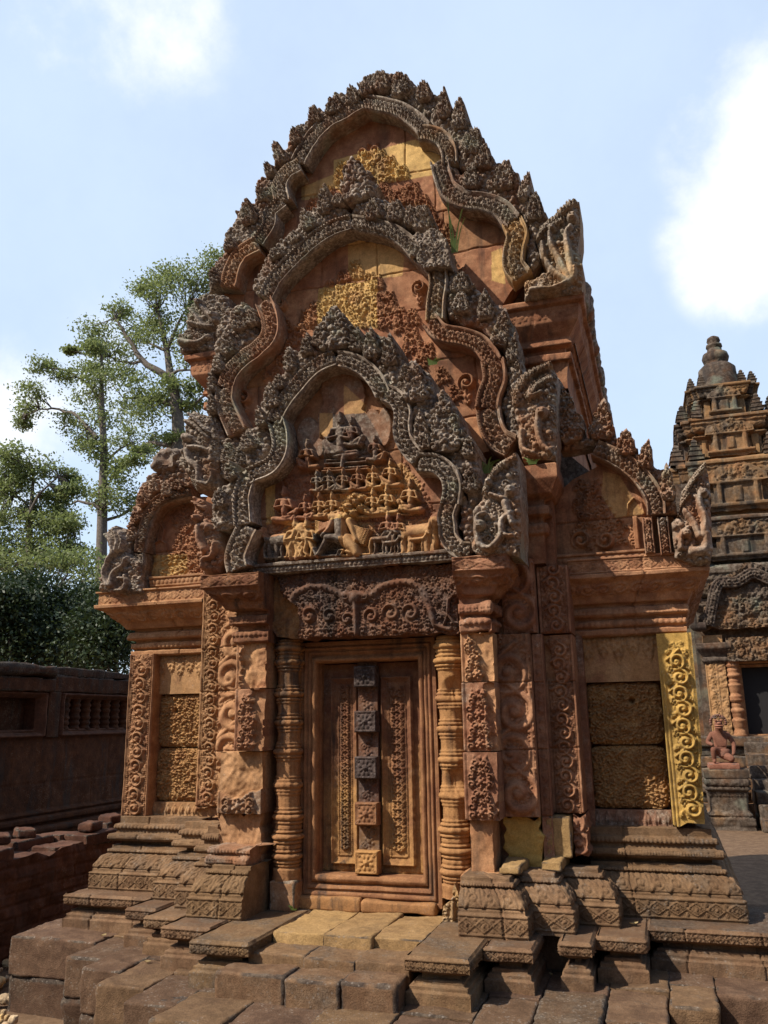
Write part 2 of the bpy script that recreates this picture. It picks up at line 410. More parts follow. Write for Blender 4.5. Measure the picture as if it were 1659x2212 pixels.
def skirt(quads, V, back):
    """quads (m,4) -> side walls from the boundary to V displaced by back(V)"""
    e = np.concatenate([quads[:, [0, 1]], quads[:, [1, 2]], quads[:, [2, 3]], quads[:, [3, 0]]])
    key = np.minimum(e[:, 0], e[:, 1]).astype(np.int64)*len(V)+np.maximum(e[:, 0], e[:, 1])
    _, idx, cnt = np.unique(key, return_index=True, return_counts=True)
    be = e[idx[cnt == 1]]
    n = len(be)
    a, b = V[be[:, 0]], V[be[:, 1]]
    VV = np.concatenate([b, a, back(a), back(b)])
    i = np.arange(n)
    return VV, np.stack([i, i+n, i+2*n, i+3*n], 1), be
class Rel(Ras):
    """relief on a polygon; frame = origin, U, V, N"""
    def __init__(s, poly, res=.0045, fr=None, y=0.):
        s.poly = np.asarray(poly, float); s.holes = []
        lo = s.poly.min(0); hi = s.poly.max(0)
        super().__init__(lo[0]-res, hi[0]+res, lo[1]-res, hi[1]+res, res)
        s.fr = fr or (np.array([0, y, 0.]), np.array([1., 0, 0]), np.array([0, 0, 1.]), np.array([0, -1., 0]))
    def build(s, name, mat, parent, depth=.1, label=None):
        X = np.repeat(s.u[None], len(s.v), 0); Y = np.repeat(s.v[:, None], len(s.u), 1)
        m = inpoly(X, Y, s.poly)
        for h in s.holes: m &= ~inpoly(X, Y, h)
        c = m[:-1, :-1] | m[1:, :-1] | m[:-1, 1:] | m[1:, 1:]
        use = np.zeros(m.shape, bool)
        for a in (slice(None, -1), slice(1, None)):
            for b in (slice(None, -1), slice(1, None)): use[a, b] |= c
        out = use & ~m
        if out.any():
            bx = X[out]; by = Y[out]; best = None
            for P in [s.poly]+s.holes:
                x, y, d = nearest(bx, by, np.asarray(P, float))
                best = (x, y, d) if best is None else tuple(np.where(d < best[2], n_, o_) for n_, o_ in zip((x, y, d), best))
            X[out], Y[out] = best[0], best[1]
        H = s.H
        idx = -np.ones(m.shape, int); idx[use] = np.arange(use.sum())
        jj, ii = np.nonzero(c)
        Q = np.stack([idx[jj, ii], idx[jj, ii+1], idx[jj+1, ii+1], idx[jj+1, ii]], 1)
        O, U, Vv, N = s.fr
        P3 = O+X[use][:, None]*U+Y[use][:, None]*Vv+H[use][:, None]*N
        T = s.T[use]
        hb = H[use]
        def back(a):  # drop to the back plane
            return a-N*(((a-O)@N)+depth)[:, None]
        V2, Q2, be = skirt(Q, P3, back)
        T2 = np.concatenate([T[be[:, 1]], T[be[:, 0]], T[be[:, 0]], T[be[:, 1]]])
        V, Qa, Ta = join([(P3, Q, T), (V2, Q2, T2)])
        o = mk(name, V, Qa, mat, parent, Ta)
        if label: o['label'] = label
        return o

def rectp(u0, u1, v0, v1): return np.array([(u0, v0), (u1, v0), (u1, v1), (u0, v1)])
def rough(P, amp, step, seed=0):
    """broken-looking outline"""
    g = np.random.default_rng(seed); out = []
    P = np.asarray(P, float)
    for i in range(len(P)):
        a, b = P[i], P[(i+1) % len(P)]; L = np.linalg.norm(b-a); n = max(1, int(L/step))
        d = (b-a)/max(L, 1e-9); nn = np.array([-d[1], d[0]])
        for k in range(n): out.append(a+(b-a)*k/n+(nn*g.normal()*amp if k else 0))
    return np.array(out)

def arch_band(name, pts, width, y, mat, parent, h=.03, depth=.12, res=.0045, T=(0, .0, .5), seed=0, beads=True, lift=.05):
    """carved moulding swept along a traced path (x,z[,width]) on plane y"""
    P = np.asarray(pts, float)
    if P.shape[1] == 2: P = np.c_[P, np.full(len(P), width)]
    C_, ss = spline(P, res)
    d = np.gradient(C_[:, :2], axis=0); d /= np.linalg.norm(d, axis=1)[:, None]+1e-9
    for _ in range(6): d[1:-1] = (d[:-2]+2*d[1:-1]+d[2:])/4
    d /= np.linalg.norm(d, axis=1)[:, None]
    n = np.stack([-d[:, 1], d[:, 0]], 1)
    r = Ras(0, ss[-1], -.5, .5, .01)
    r.u = ss; r.du = ss[1]-ss[0]
    w0 = float(P[:, 2].mean()); nt = max(9, int(w0/res)+1)
    r = Ras(0, ss[-1], -w0/2, w0/2, res); ns = len(r.u)
    C_ = np.stack([np.interp(r.u, ss, C_[:, k]) for k in range(3)], 1); n = np.stack([np.interp(r.u, ss, n[:, k]) for k in range(2)], 1)
    t = r.v/w0
    prof = .012*(1-(np.abs(t)/.30)**4).clip(0)
    for c, wd, hh in ((-.445, .055, .034), (.445, .055, .040), (.365, .028, .034), (-.375, .022, .022), (.31, .02, .012), (-.325, .02, .012)):
        prof = np.maximum(prof, hh*np.sqrt(np.clip(1-((t-c)/wd)**2, 0, 1)))
    r.B = r.B+prof[:, None]
    q_ = w0*.30; h = h*1.15; g = np.random.default_rng(seed); a = q_*.5; k = 1
    while a < ss[-1]:
        r.rosette(a, 0, q_*.42, h, 6)
        r.curl(a+q_*.5, k*q_*.55, q_*.42, h*.9, k, 0.)
        r.curl(a+q_*.5, -k*q_*.55, q_*.36, h*.8, -k, 0.)
        for sd in (-1, 1): r.leaf(a-q_*.3, sd*q_*.15, q_*1.05, q_*.2, sd*.75, h*.8)
        a += q_*g.uniform(.92, 1.1); k = -k
    if beads: r.beads(0, ss[-1], -.375*w0, w0*.026, .030)
    r.wear(.004, 9, seed+1)
    H = r.H
    P3 = np.empty((len(r.v), ns, 3))
    wv = (C_[:, 2])[None]*t[:, None]
    P3[..., 0] = C_[None, :, 0]+n[None, :, 0]*wv; P3[..., 2] = C_[None, :, 1]+n[None, :, 1]*wv; P3[..., 1] = y-H
    nv = len(r.v); I = np.arange(nv*ns).reshape(nv, ns)
    Q = np.stack([I[:-1, :-1], I[:-1, 1:], I[1:, 1:], I[1:, :-1]], -1).reshape(-1, 4)
    V = P3.reshape(-1, 3)
    def back(a):
        b = a.copy(); b[:, 1] = y+depth; return b
    V2, Q2, be = skirt(Q, V, back)
    tn = np.array(T, float)+np.c_[np.zeros(len(V)), vnoise(nv, ns, 25, seed).ravel()*.12, vnoise(1, ns, 60, seed+2).repeat(nv, 0).ravel()*.25]
    V, Q, TT = join([(V, Q, tn), (V2, Q2, T)])
    return mk(name, V, Q, mat, parent, TT)

def flame_leaf(base, tip, w, y, parent, mat, depth=.16, res=.0040, T=(0, 0, .5), h=.026, name='flame_leaf', seed=0):
    base = np.asarray(base, float); tip = np.asarray(tip, float); g = np.random.default_rng(seed+int(abs(base[0]*977)))
    d = tip-base; L = np.linalg.norm(d); d /= L; n = np.array([-d[1], d[0]])
    left, right = [], []; k1 = g.uniform(1.15, 1.9); k2 = g.uniform(2.6, 4.2); tip = tip+g.normal(size=2)*w*.08; tip = base+(tip-base)*(g.uniform(.88, 1.1) if g.random() > .14 else .72); d = tip-base; L = np.linalg.norm(d); d /= L; n = np.array([-d[1], d[0]])
    for t in np.linspace(0, 1, 34):
        hw = w/2*(min(1, .80+t*1.4)*(1-t**k1)**.85*(.74+.46*((t*k2) % 1))*(1+g.normal()*.06))+.01*w*(1-t)
        left.append(base+d*L*t+n*hw); right.append(base+d*L*t-n*hw)
    poly = np.array(right+left[::-1])
    r = Rel(poly, res, y=y)
    X = r.u[None]-base[0]; Y = r.v[:, None]-base[1]; t = np.clip((X*d[0]+Y*d[1])/L, 0, 1); e = np.abs(X*n[0]+Y*n[1])/(w/2)
    r.B += .018*np.clip(1-e**2, 0, 1)*(1-.5*t)-.012
    r.foliage(max(.022, w*.17), h*1.35, poly, atan2(d[1], d[0]), 1.0, seed, .72)
    r.flame(base[0], base[1], w*.9, L, atan2(d[1], d[0]), h*1.7)
    r.wear(.004, 8, seed+5)
    r.tone(*T); r.T[..., 2] += g.normal()*.12
    return r.build(name, mat, parent, depth)

# ------------------------------------------------------------------ solid builders
def moulding(name, plan, prof, mat, parent, res=.006, h=.010, T=(0, 0, .5), joint=0., seed=0, wear=.003, label=None, ends=(0, 0)):
    """profile [(out, z, pattern)] swept with mitres along the plan [(x, y)]"""
    plan = np.asarray(plan, float); d = np.diff(plan, axis=0); L = np.linalg.norm(d, axis=1); d /= L[:, None]
    on = np.stack([d[:, 1], -d[:, 0]], 1); nseg = len(d)
    mit = [on[0]]+[on[i-1]+on[i] for i in range(1, nseg)]+[on[-1]]
    mit = [m if abs(m@on[min(i, nseg-1)]-1) < .01 else m/(m@on[min(i, nseg-1)]) for i, m in enumerate(mit)]
    po = np.array([p[0] for p in prof]); pz = np.array([p[1] for p in prof]); pp = np.r_[0, np.cumsum(np.hypot(np.diff(po), np.diff(pz)))]
    # keep the profile's corners: sample each run separately
    pv = []
    for i in range(len(prof)-1):
        n = max(1, int(np.ceil((pp[i+1]-pp[i])/res))); pv += list(np.linspace(pp[i], pp[i+1], n, endpoint=False))
    pv = np.array(pv+[pp[-1]])
    parts = []
    for i in range(nseg):
        r = Ras(0, L[i], 0, pp[-1], res); r.v = pv; nv, nu = len(pv), len(r.u)
        r.B = np.zeros((nv, nu)); r.M = np.zeros((nv, nu)); r.T = np.zeros((nv, nu, 3)); r.T[:] = T
        rr = Ras(0, L[i], 0, pp[-1], res)
        for k in range(len(prof)-1):
            pat = prof[k][2] if len(prof[k]) > 2 else None
            a, b = pp[k], pp[k+1]
            if pat == 'bead': rr.beads(0, L[i], (a+b)/2, (b-a)*.5, h*.8)
            elif pat == 'petal': rr.petals(0, L[i], a, b, h)
            elif pat == 'down': rr.petals(0, L[i], a, b, h, .62, True)
            elif pat == 'diamond': rr.diamonds(0, L[i], a+.12*(b-a), b-.12*(b-a), h); rr.rect(0, L[i], a, a+.07*(b-a), h*.7); rr.rect(0, L[i], b-.07*(b-a), b, h*.7)
            elif pat == 'lotus4':
                b = pp[k+4]; H_ = b-a; u = H_*.3; kk = 1
                while u < L[i]+H_*.2: rr.leaf(u, a, H_*1.05, H_*.34, pi/2, h*1.1, 2); rr.curl(u+H_*.42, a+H_*.40, H_*.30, h*1.15, kk, pi/2); rr.leaf(u+H_*.42, a+H_*.6, H_*.5, H_*.16, pi/2, h*.9); u += H_*.84; kk = -kk
            elif pat == 'fol':
                g = np.random.default_rng(seed+k); u = 0; H_ = b-a
                while u < L[i]: rr.curl(u, (a+b)/2, H_*.5, h, 1 if g.random() < .5 else -1, g.random()*6); rr.leaf(u+H_*.5, a, H_, H_*.22, pi/2, h*.8); u += H_*.95
        jv = np.clip(np.searchsorted(rr.v, pv), 0, len(rr.v)-1)
        r.M = rr.M[jv]
        r.B += wear*vnoise(nv, nu, 9, seed+i*7)+wear*1.3*vnoise(nv, nu, 30, seed+i*7+3)
        if joint:
            g = np.random.default_rng(seed+i); us = []; u = joint*g.uniform(.4, 1)
            while u < L[i]-.08: us.append(u); u += joint*g.uniform(.7, 1.3)
            r.joints([], [us], .010, .006, True, seed+i)
        r.T[..., 1] += .15*vnoise(nv, nu, 30, seed+9+i)
        o = np.interp(pv, pp, po); z = np.interp(pv, pp, pz)
        to = np.gradient(o, pv+np.arange(len(pv))*1e-9); tz = np.gradient(z, pv+np.arange(len(pv))*1e-9); ln = np.hypot(to, tz)+1e-9
        no, nz = tz/ln, -to/ln
        A = plan[i][None]+o[:, None]*mit[i][None]; Bp = plan[i+1][None]+o[:, None]*mit[i+1][None]
        t = (r.u/L[i])[None, :, None]
        XY = A[:, None]*(1-t)+Bp[:, None]*t
        H = r.H; H = H*np.clip(np.minimum(r.u, L[i]-r.u)/.004, .0, 1)[None] if nseg > 1 else H
        P = np.empty((nv, nu, 3)); P[..., :2] = XY+(H*no[:, None])[..., None]*on[i][None, None]; P[..., 2] = z[:, None]+H*nz[:, None]
        I = np.arange(nv*nu).reshape(nv, nu)
        Q = np.stack([I[:-1, :-1], I[:-1, 1:], I[1:, 1:], I[1:, :-1]], -1).reshape(-1, 4)
        parts.append((P.reshape(-1, 3), Q, r.T.reshape(-1, 3)))
        for e, k, c in ((ends[0] and i == 0, 0, 0), (ends[1] and i == nseg-1, -1, -1)):
            if not e: continue
            f = P[:, c].copy(); bk = f.copy(); bk[:, :2] = plan[i+(c != 0)]-on[i]*.28; J = np.arange(nv-1)
            parts.append((np.concatenate([f, bk]), np.stack([J, J+1, J+1+nv, J+nv], 1), T))
    V, Q, TT = join(parts)
    o = mk(name, V, Q, mat, parent, TT)
    if label: o['label'] = label
    return o

WV = np.random.default_rng(5); KS = WV.normal(size=(36, 3)); KP = WV.uniform(0, 6.28, 36)
def n3(P, f):
    s = np.zeros(len(P))
    for k, p in zip(KS, KP): s += np.sin(P@k*f+p)
    return s/7.5
def block_geo(x0, x1, y0, y1, z0, z1, r=.02, res=.03, amp=.006, seed=0, f=12., T=(0, 0, .5)):
    """one worn stone: rounded box with an uneven surface"""
    lo = np.array([x0, y0, z0]); hi = np.array([x1, y1, z1]); sz = hi-lo
    r = min(r, sz.min()*.45)
    parts = []
    def ax(a):
        n = max(2, int(sz[a]/res)); t = np.linspace(0, 1, n+1)
        e = r/sz[a]; return np.unique(np.r_[0, e*.3, e*.65, e, t[(t > e) & (t < 1-e)], 1-e, 1-e*.65, 1-e*.3, 1])
    for a in range(3):
        b, c = (a+1) % 3, (a+2) % 3; tb, tc = ax(b), ax(c)
        for s in (0, 1):
            P = np.zeros((len(tb), len(tc), 3)); P[..., a] = s; P[..., b] = tb[:, None]; P[..., c] = tc[None]
            I = np.arange(P.shape[0]*P.shape[1]).reshape(P.shape[:2])
            Q = np.stack([I[:-1, :-1], I[1:, :-1], I[1:, 1:], I[:-1, 1:]], -1).reshape(-1, 4)
            if s == 0: Q = Q[:, ::-1]
            parts.append((P.reshape(-1, 3), Q, T))
    V, Q, TT = join(parts)
    P = lo+V*sz; inner = np.clip(P, lo+r, hi-r); d = P-inner; ln = np.linalg.norm(d, axis=1, keepdims=True)
    nrm = d/np.maximum(ln, 1e-9); P = inner+nrm*r
    off = n3(P+seed*1.7, f)+.5*n3(P+seed*2.3, f*3)+.35*n3(P+seed*.9, f*8)
    P = P+nrm*(amp*off)[:, None]
    ed = (np.minimum(V*sz, (1-V)*sz) < r*.8).sum(1) >= 2; TT = np.array(TT); TT[:, 1] += ed*(.25+.35*n3(P+seed, 40)); return P, Q, TT
def block(name, mat, parent, x0, x1, y0, y1, z0, z1, label=None, **k):
    V, Q, T = block_geo(x0, x1, y0, y1, z0, z1, **k)
    o = mk(name, V, Q, mat, parent, T)
    if label: o['label'] = label
    return o
def box_geo(x0, x1, y0, y1, z0, z1, T=(0, 0, .5)):
    V = np.array([(x, y, z) for x in (x0, x1) for y in (y0, y1) for z in (z0, z1)], float)
    return V, np.array([(0, 1, 3, 2), (4, 6, 7, 5), (0, 4, 5, 1), (2, 3, 7, 6), (0, 2, 6, 4), (1, 5, 7, 3)]), T
def lathe_geo(rz, c, seg=24, T=(0, 0, .5), oct_=0.):
    """rz [(r, z)] turned about the vertical through c"""
    rz = np.asarray(rz, float); a = np.linspace(0, 2*pi, seg, endpoint=False)
    k = 1-oct_*(1-np.cos(((a+pi/8) % (pi/4))-pi/8)**-1*cos(pi/8))
    P = np.empty((len(rz), seg, 3)); P[..., 0] = c[0]+rz[:, :1]*np.cos(a)*k; P[..., 1] = c[1]+rz[:, :1]*np.sin(a)*k; P[..., 2] = c[2]+rz[:, 1:]
    I = np.arange(len(rz)*seg).reshape(len(rz), seg); J = np.roll(I, -1, 1)
    return P.reshape(-1, 3), np.stack([I[:-1], J[:-1], J[1:], I[1:]], -1).reshape(-1, 4), T
def tube_geo(P, seg=8, T=(0, 0, .5)):
    """P [(x,y,z,r)]"""
    P = np.asarray(P, float); d = np.gradient(P[:, :3], axis=0); d /= np.linalg.norm(d, axis=1)[:, None]+1e-9
    ref = np.where(np.abs(d[:, 2:3]) < .9, np.array([[0, 0, 1.]]), np.array([[1., 0, 0]]))
    a = np.cross(d, ref); a /= np.linalg.norm(a, axis=1)[:, None]; b = np.cross(d, a)
    t = np.linspace(0, 2*pi, seg, endpoint=False)
    V = P[:, None, :3]+P[:, None, 3:]*(a[:, None]*np.cos(t)[None, :, None]+b[:, None]*np.sin(t)[None, :, None])
    I = np.arange(len(P)*seg).reshape(len(P), seg); J = np.roll(I, -1, 1)
    return V.reshape(-1, 3), np.stack([I[:-1], I[1:], J[1:], J[:-1]], -1).reshape(-1, 4), T

# ================================================================== SHRINE
shrine = thing('sandstone_shrine', 'red sandstone shrine with three stacked carved pediments over a closed stone door', 'shrine')
R_ = lambda *a: rectp(*a)
MC, MR, MX = MT['carved'], MT['red'], MT['crest']

# base mouldings, left and right of the door
BL = 15
BASE = [(0, .765), (0, .785, 'diamond'), (0, .862), (-.016, .866), (-.016, .878, ), (-.024, .882, ), (-.016, .886, 'lotus4'), (-.030, .910), (-.058, .935), (-.086, .949), (-.10, .955),
        (-.086, .958, 'bead'), (-.086, .973), (-.110, .975), (-.112, .992), (-.158, .995), (-.158, 1.012), (-.096, 1.018), (-.084, 1.03, 'petal'), (-.088, 1.052), (-.128, 1.056), (-.13, 1.074),
        (-.116, 1.079, 'bead'), (-.118, 1.101), (-.146, 1.105), (-.146, 1.142), (-.20, 1.144)]
BASE = [(p[0]*.74 if p[0] > -.19 else -.17,)+p[1:] for p in BASE]
moulding('base_moulding', [(-1.735, 2.6), (-1.735, .165), (-1.22, .165), (-1.22, 0), (-1.0, 0), (-1.0, -.15), (-.80, -.15)], BASE, MT['base'], shrine, .0045, .009, (.06, .05, .55), .34, 1, .0022)
moulding('base_moulding', [(-.84, -.1), (-.84, -.31), (-.555, -.31)], BASE[:BL]+[(-.3, .993)], MT['base'], shrine, .0045, .009, (.10, -.2, .62), .3, 11, .0025, ends=(0, 1))
moulding('broken_moulding', [(-.795, .0), (-.795, -.185), (-.64, -.185), (-.64, -.20), (-.575, -.20)], [(-.02, .985), (.0, .99), (.012, 1.0, 'petal'), (.012, 1.022), (-.004, 1.028), (-.006, 1.038), (.004, 1.042, 'bead'), (.004, 1.058), (-.03, 1.066), (-.14, 1.07)], MC, shrine, .0045, .010, (.1, .0, .55), 0, 31, .006, ends=(0, 1))
moulding('base_moulding', [(.455, -.335), (.745, -.335), (.745, -.19), (.915, -.19), (.915, -.03), (1.085, -.03), (1.085, .15)], BASE[:BL]+[(-.3, .993)], MT['base'], shrine, .0045, .009, (.04, .05, .5), .34, 2, .0022, ends=(1, 0))
moulding('base_moulding', [(.955, .18), (1.607, .18), (1.607, 2.6)], BASE, MT['base'], shrine, .0045, .009, (.06, .05, .5), .34, 12, .0022)
for x0, x1, y0, z0, z1, s_ in ((.60, .70, -.19, .99, 1.03, 3), (.765, .86, -.06, .99, 1.035, 4), (.78, .90, .06, 1.03, 1.21, 5)): block('broken_moulding', MT['base'], shrine, x0, x1, y0, .2, z0, z1, r=.012, amp=.007, res=.014, seed=s_, T=(.4, -.1, .5))

# solid core behind the carved faces
core = join([box_geo(-1.56, 1.44, .46, 2.8, .7, 2.36), box_geo(-.98, .84, .30, .6, .7, 2.9), box_geo(-.74, -.44, .06, .4, .7, 2.36), box_geo(.33, .64, .06, .4, .7, 2.36),
             box_geo(-.46, .34, .20, .4, .7, 2.36), box_geo(-.75, .62, .02, .3, 2.34, 2.44), box_geo(-1.1, .95, .40, 2.7, 2.2, 3.9)])
mk('wall_core', *core[:2], MR, shrine, core[2], smooth=False)
roof = []
a = np.linspace(0, pi, 19); prof = np.stack([-.07+1.12*np.cos(a), 3.7+1.55*np.sin(a)**.8], 1)
V = np.concatenate([np.c_[prof[:, 0], np.full(19, y), prof[:, 1]] for y in (.5, 2.7)])
i = np.arange(18); Q = np.concatenate([np.stack([i, i+1, i+20, i+19], 1), np.stack([np.full(18, 0), i, i+1, i+1], 1), np.stack([np.full(18, 19), i+20, i+19, i+19], 1)])
mk('vault_roof', V, Q, MX, shrine)
ar = []
for sx, x0, x1 in ((-1, -1.0, -1.75), (1, .9, 1.55)):
    V = np.array([(x0, .38, 3.1), (x1, .38, 2.42), (x1, 2.7, 2.42), (x0, 2.7, 3.1), (x0, .38, 2.3), (x0, 2.7, 2.3)]); mk('aisle_roof', V, np.array([(0, 1, 2, 3), (0, 4, 1, 1), (3, 2, 5, 5)]), MX, shrine, (0, .2, .5))

# ---- wall panels of the wings
def laterite(x0, x1, z0, z1, y, seed, label=None):
    P = rectp(x0, x1, z0, z1); c = P.mean(0); Q = []
    for k in range(48):
        t = 2*pi*k/48; d = np.array([cos(t), sin(t)]); w = np.array([(x1-x0)/2, (z1-z0)/2])
        e = np.sign(d)*np.abs(d)**.22; Q.append(c+w*e*(1-.006*RNG.random()))
    r = Rel(np.array(Q), .0038, y=y)
    bx, by, dd = nearest(r.u[None]+0*r.B, r.v[:, None]+0*r.B, r.poly)
    r.B -= .02*np.clip(1-dd/.03, 0, 1)**2; r.wear(.004, 18, seed); r.wear(.002, 6, seed+1)
    g = np.random.default_rng(seed)
    pit = np.zeros_like(r.B)
    for _ in range(int((x1-x0)*(z1-z0)*20000)):
        w = r.win(g.uniform(x0, x1), g.uniform(z0, z1), .012)
        if w:
            sl, x, yy = w; a, rr = g.uniform(.8, 1.9), g.uniform(.0028, .0065); pit[sl] = np.maximum(pit[sl], np.clip(1.3-np.hypot(x/a, yy)/rr, 0, 1))
    r.B -= .020*pit; r.tone(None, None, .5+.12*g.normal())
    if seed % 2 == 0:
        w = r.win(x0+(x1-x0)*(.4 if x0 < 0 else .62), z0+(z1-z0)*.70, .03); sl, x, yy = w; r.B[sl] -= .05*np.clip(1.4-np.hypot(x, yy)/.014, 0, 1)
    return r.build('laterite_block', MT['laterite'], shrine, .12, label)
for x0, x1 in ((-1.49, -1.18), (.975, 1.335)):
    laterite(x0, x1, 1.512, 1.808, .362, 2 if x0 < 0 else 4); laterite(x0, x1, 1.216, 1.506, .362, 3 if x0 < 0 else 5)
    r = Rel(R_(x0-.02, x1+.01, 1.812, 2.045), .0045, y=.358)
    n = 5; p = (x1-x0)/n
    for k in range(n):
        c = x0+(k+.5)*p; L = .105 if k % 2 else .13
        r.flame(c, 2.03, p*.9, L, -pi/2, .014); r.leaf(c, 2.03, L*1.1, p*.3, -pi/2, .008)
    r.wear(.004, 20, 4); r.tone(.35, -.1, .6); r.build('pendant_panel', MC, shrine, .1)
    r = Rel(R_(x0-.05, x1, 1.10, 1.212), .0045, y=.36); r.petals(x0, x1, 1.115, 1.205, .018, .5); r.wear(.003, 15, 5); r.tone(.3 if x0 < 0 else 0, .0 if x0 < 0 else .15, .55); r.build('lotus_panel', MC, shrine, .1)

# ---- pilasters
def pilaster(x0, x1, z0, z1, y, kind='vine', T=(.1, -.1, .5), zj=(1.21, 1.505, 1.81, 2.04), seed=0, mat=None, depth=.15, broken=None, h=.028, label=None, poly=None, flip=1):
    r = Rel(R_(x0, x1, z0, z1) if poly is None else poly, .0042, y=y)
    if kind == 'vine': r.vine(x0, x1, z0, z1, h, True, flip)
    elif kind == 'half': r.vine(x0-.06, x1+.03, z0, z1, h*.9, False, flip); r.rect(x1-.018, x1-.006, z0, z1, h*.5); r.beads(z0, z1, x1-.03, .004, h*.5, True)
    elif kind == 'diamond': r.rect(x0, x0+.008, z0, z1, .008); r.rect(x1-.008, x1, z0, z1, .008); [r.rosette((x0+x1)/2, v, (x1-x0)*.32, .008, 4) for v in np.arange(z0+.03, z1, (x1-x0)*.9)]
    elif kind == 'flames':
        c = (x0+x1)/2; z = z0+.01; w = (x1-x0)*.72
        while z < z1-.07: r.flame(c, z, w, min(.15, z1-z), pi/2, h); z += .13
        r.rect(x0, x0+.012, z0, z1, .006)
    if kind != 'plain': r.joints([v for v in zj if z0+.02 < v < z1-.02], None, .012, .005, True, seed)
    r.T[..., 0] += T[0]; r.T[..., 1] += T[1]; r.T[..., 2] += T[2]-.5
    if broken is not None:
        bm = inpoly(r.u[None]+0*r.B, r.v[:, None]+0*r.B, rough(broken, .006, .02, seed)); r.M[bm] = 0
        r.B[bm] -= .016+.012*vnoise(*r.B.shape, 22, seed+3)[bm]+.005*vnoise(*r.B.shape, 9, seed+4)[bm]+.003*vnoise(*r.B.shape, 4, seed+5)[bm]; r.T[..., 0][bm] += .1; r.T[..., 1][bm] -= .3; r.T[..., 2][bm] += .15
    r.wear(.003, 22, seed+8); r.wear(.0025, 6, seed+9)
    return r.build('pilaster', mat or MC, shrine, depth, label)
pilaster(-1.637, -1.47, 1.14, 2.045, .300, 'vine', (.15, -.35, .5), zj=(), seed=1)
pilaster(-1.085, -.945, 1.157, 2.375, .175, 'vine', (.25, -.2, .55), seed=2, broken=[(-1.09, 1.15), (-.95, 1.15), (-.97, 1.22), (-1.09, 1.19)])
pilaster(-.943, -.885, 1.21, 2.37, .150, 'diamond', (.1, -.1, .5), seed=3)
pilaster(-.885, -.705, 1.21, 2.30, .02, 'half', (.2, -.1, .5), seed=4, broken=[(-.89, 1.2), (-.7, 1.2), (-.7, 1.42), (-.8, 1.46), (-.89, 1.4)])
# porch pilasters: three courses each, broken in places
pilaster(-.708, -.545, 1.812, 2.045, -.135, 'flames', (.15, -.1, .6), seed=5, broken=[(-.67, 1.81), (-.54, 1.81), (-.54, 2.05), (-.66, 2.05), (-.68, 1.93)], depth=.25, label='broken upper course of the left porch pilaster')
pilaster(-.700, -.545, 1.508, 1.808, -.150, 'flames', (.05, -.25, .5), seed=6, broken=[(-.60, 1.50), (-.54, 1.50), (-.54, 1.81), (-.62, 1.81), (-.585, 1.65)], depth=.25)
pilaster(-.80, -.565, 1.212, 1.503, -.120, 'flames', (.15, .05, .48), seed=7, broken=[(-.81, 1.32), (-.70, 1.28), (-.56, 1.33), (-.56, 1.51), (-.81, 1.51)], depth=.25, label='broken ochre course of the left porch pilaster')
pilaster(-.785, -.575, .99, 1.21, -.10, 'plain', (.1, .0, .5), seed=8, poly=rough(R_(-.80, -.575, .965, 1.21), .008, .03, 4), broken=[(-.81, .99), (-.57, .99), (-.57, 1.21), (-.81, 1.21)], depth=.22)
pilaster(.464, .614, 1.812, 2.035, -.135, 'flames', (.15, -.1, .6), seed=9, broken=[(.56, 1.81), (.62, 1.81), (.62, 2.04), (.50, 2.04), (.54, 1.95)], depth=.25, label='worn upper course of the right porch pilaster')
pilaster(.464, .616, 1.503, 1.808, -.140, 'flames', (.05, .15, .55), seed=10, broken=[(.59, 1.50), (.62, 1.50), (.62, 1.8), (.57, 1.8), (.585, 1.62)], depth=.25)
pilaster(.463, .616, 1.21, 1.498, -.160, 'flames', (.0, -.15, .6), seed=11, broken=[(.60, 1.21), (.62, 1.21), (.62, 1.35)], depth=.28)
pilaster(.474, .575, .99, 1.206, -.125, 'plain', (.15, -.6, .72), seed=12, depth=.2, mat=MR, label='plain replacement block in the right porch pilaster')
block('base_block', MR, shrine, .44, .60, -.195, .0, .905, .988, T=(.2, -.3, .65), r=.008, amp=.003)
pilaster(.598, .768, 1.21, 2.036, .0, 'half', (.05, -.2, .48), seed=13, depth=.2)
pilaster(.600, .760, .965, 1.208, .02, 'plain', (1., -.5, .6), seed=14, poly=rough(R_(.60, .765, .96, 1.208), .008, .025, 9), mat=MT['ochre'], depth=.16, broken=[(.59, .95), (.78, .95), (.78, 1.21), (.59, 1.21)], label='broken yellow stone at the foot of the right pilaster')
pilaster(.770, .818, 1.0, 2.036, .06, 'diamond', (.0, -.1, .42), seed=15)
pilaster(.806, .955, 2.042, 2.372, .12, 'vine', (.0, -.2, .5), seed=16, zj=(), depth=.2)
pilaster(.640, .800, 2.042, 2.40, .04, 'half', (.0, -.05, .45), seed=17, zj=(), depth=.2)
pilaster(.815, .955, 1.216, 2.034, .135, 'vine', (.05, -.2, .5), seed=18, depth=.2, flip=-1, broken=[(.81, 1.82), (.86, 1.82), (.84, 2.04), (.81, 2.04)])
pilaster(.905, .955, 1.03, 1.214, .125, 'half', (.0, -.2, .5), seed=19, depth=.2, poly=rough(R_(.905, .96, 1.03, 1.214), .006, .02, 3))
pilaster(.955, .985, 1.10, 2.04, .30, 'plain', (.0, .1, .45), seed=20)
yp = np.array([(1.341, 2.03), (1.337, 1.16), (1.36, 1.148), (1.40, 1.17), (1.475, 1.165), (1.485, 1.45), (1.495, 1.48), (1.500, 2.03)])
pilaster(1.34, 1.50, 1.145, 2.03, .262, 'plain', (1, -.4, .6), seed=21, mat=MT['ochre'], poly=yp, depth=.17, label='yellow sandstone pilaster with scrolls, out of plumb') if 0 else None
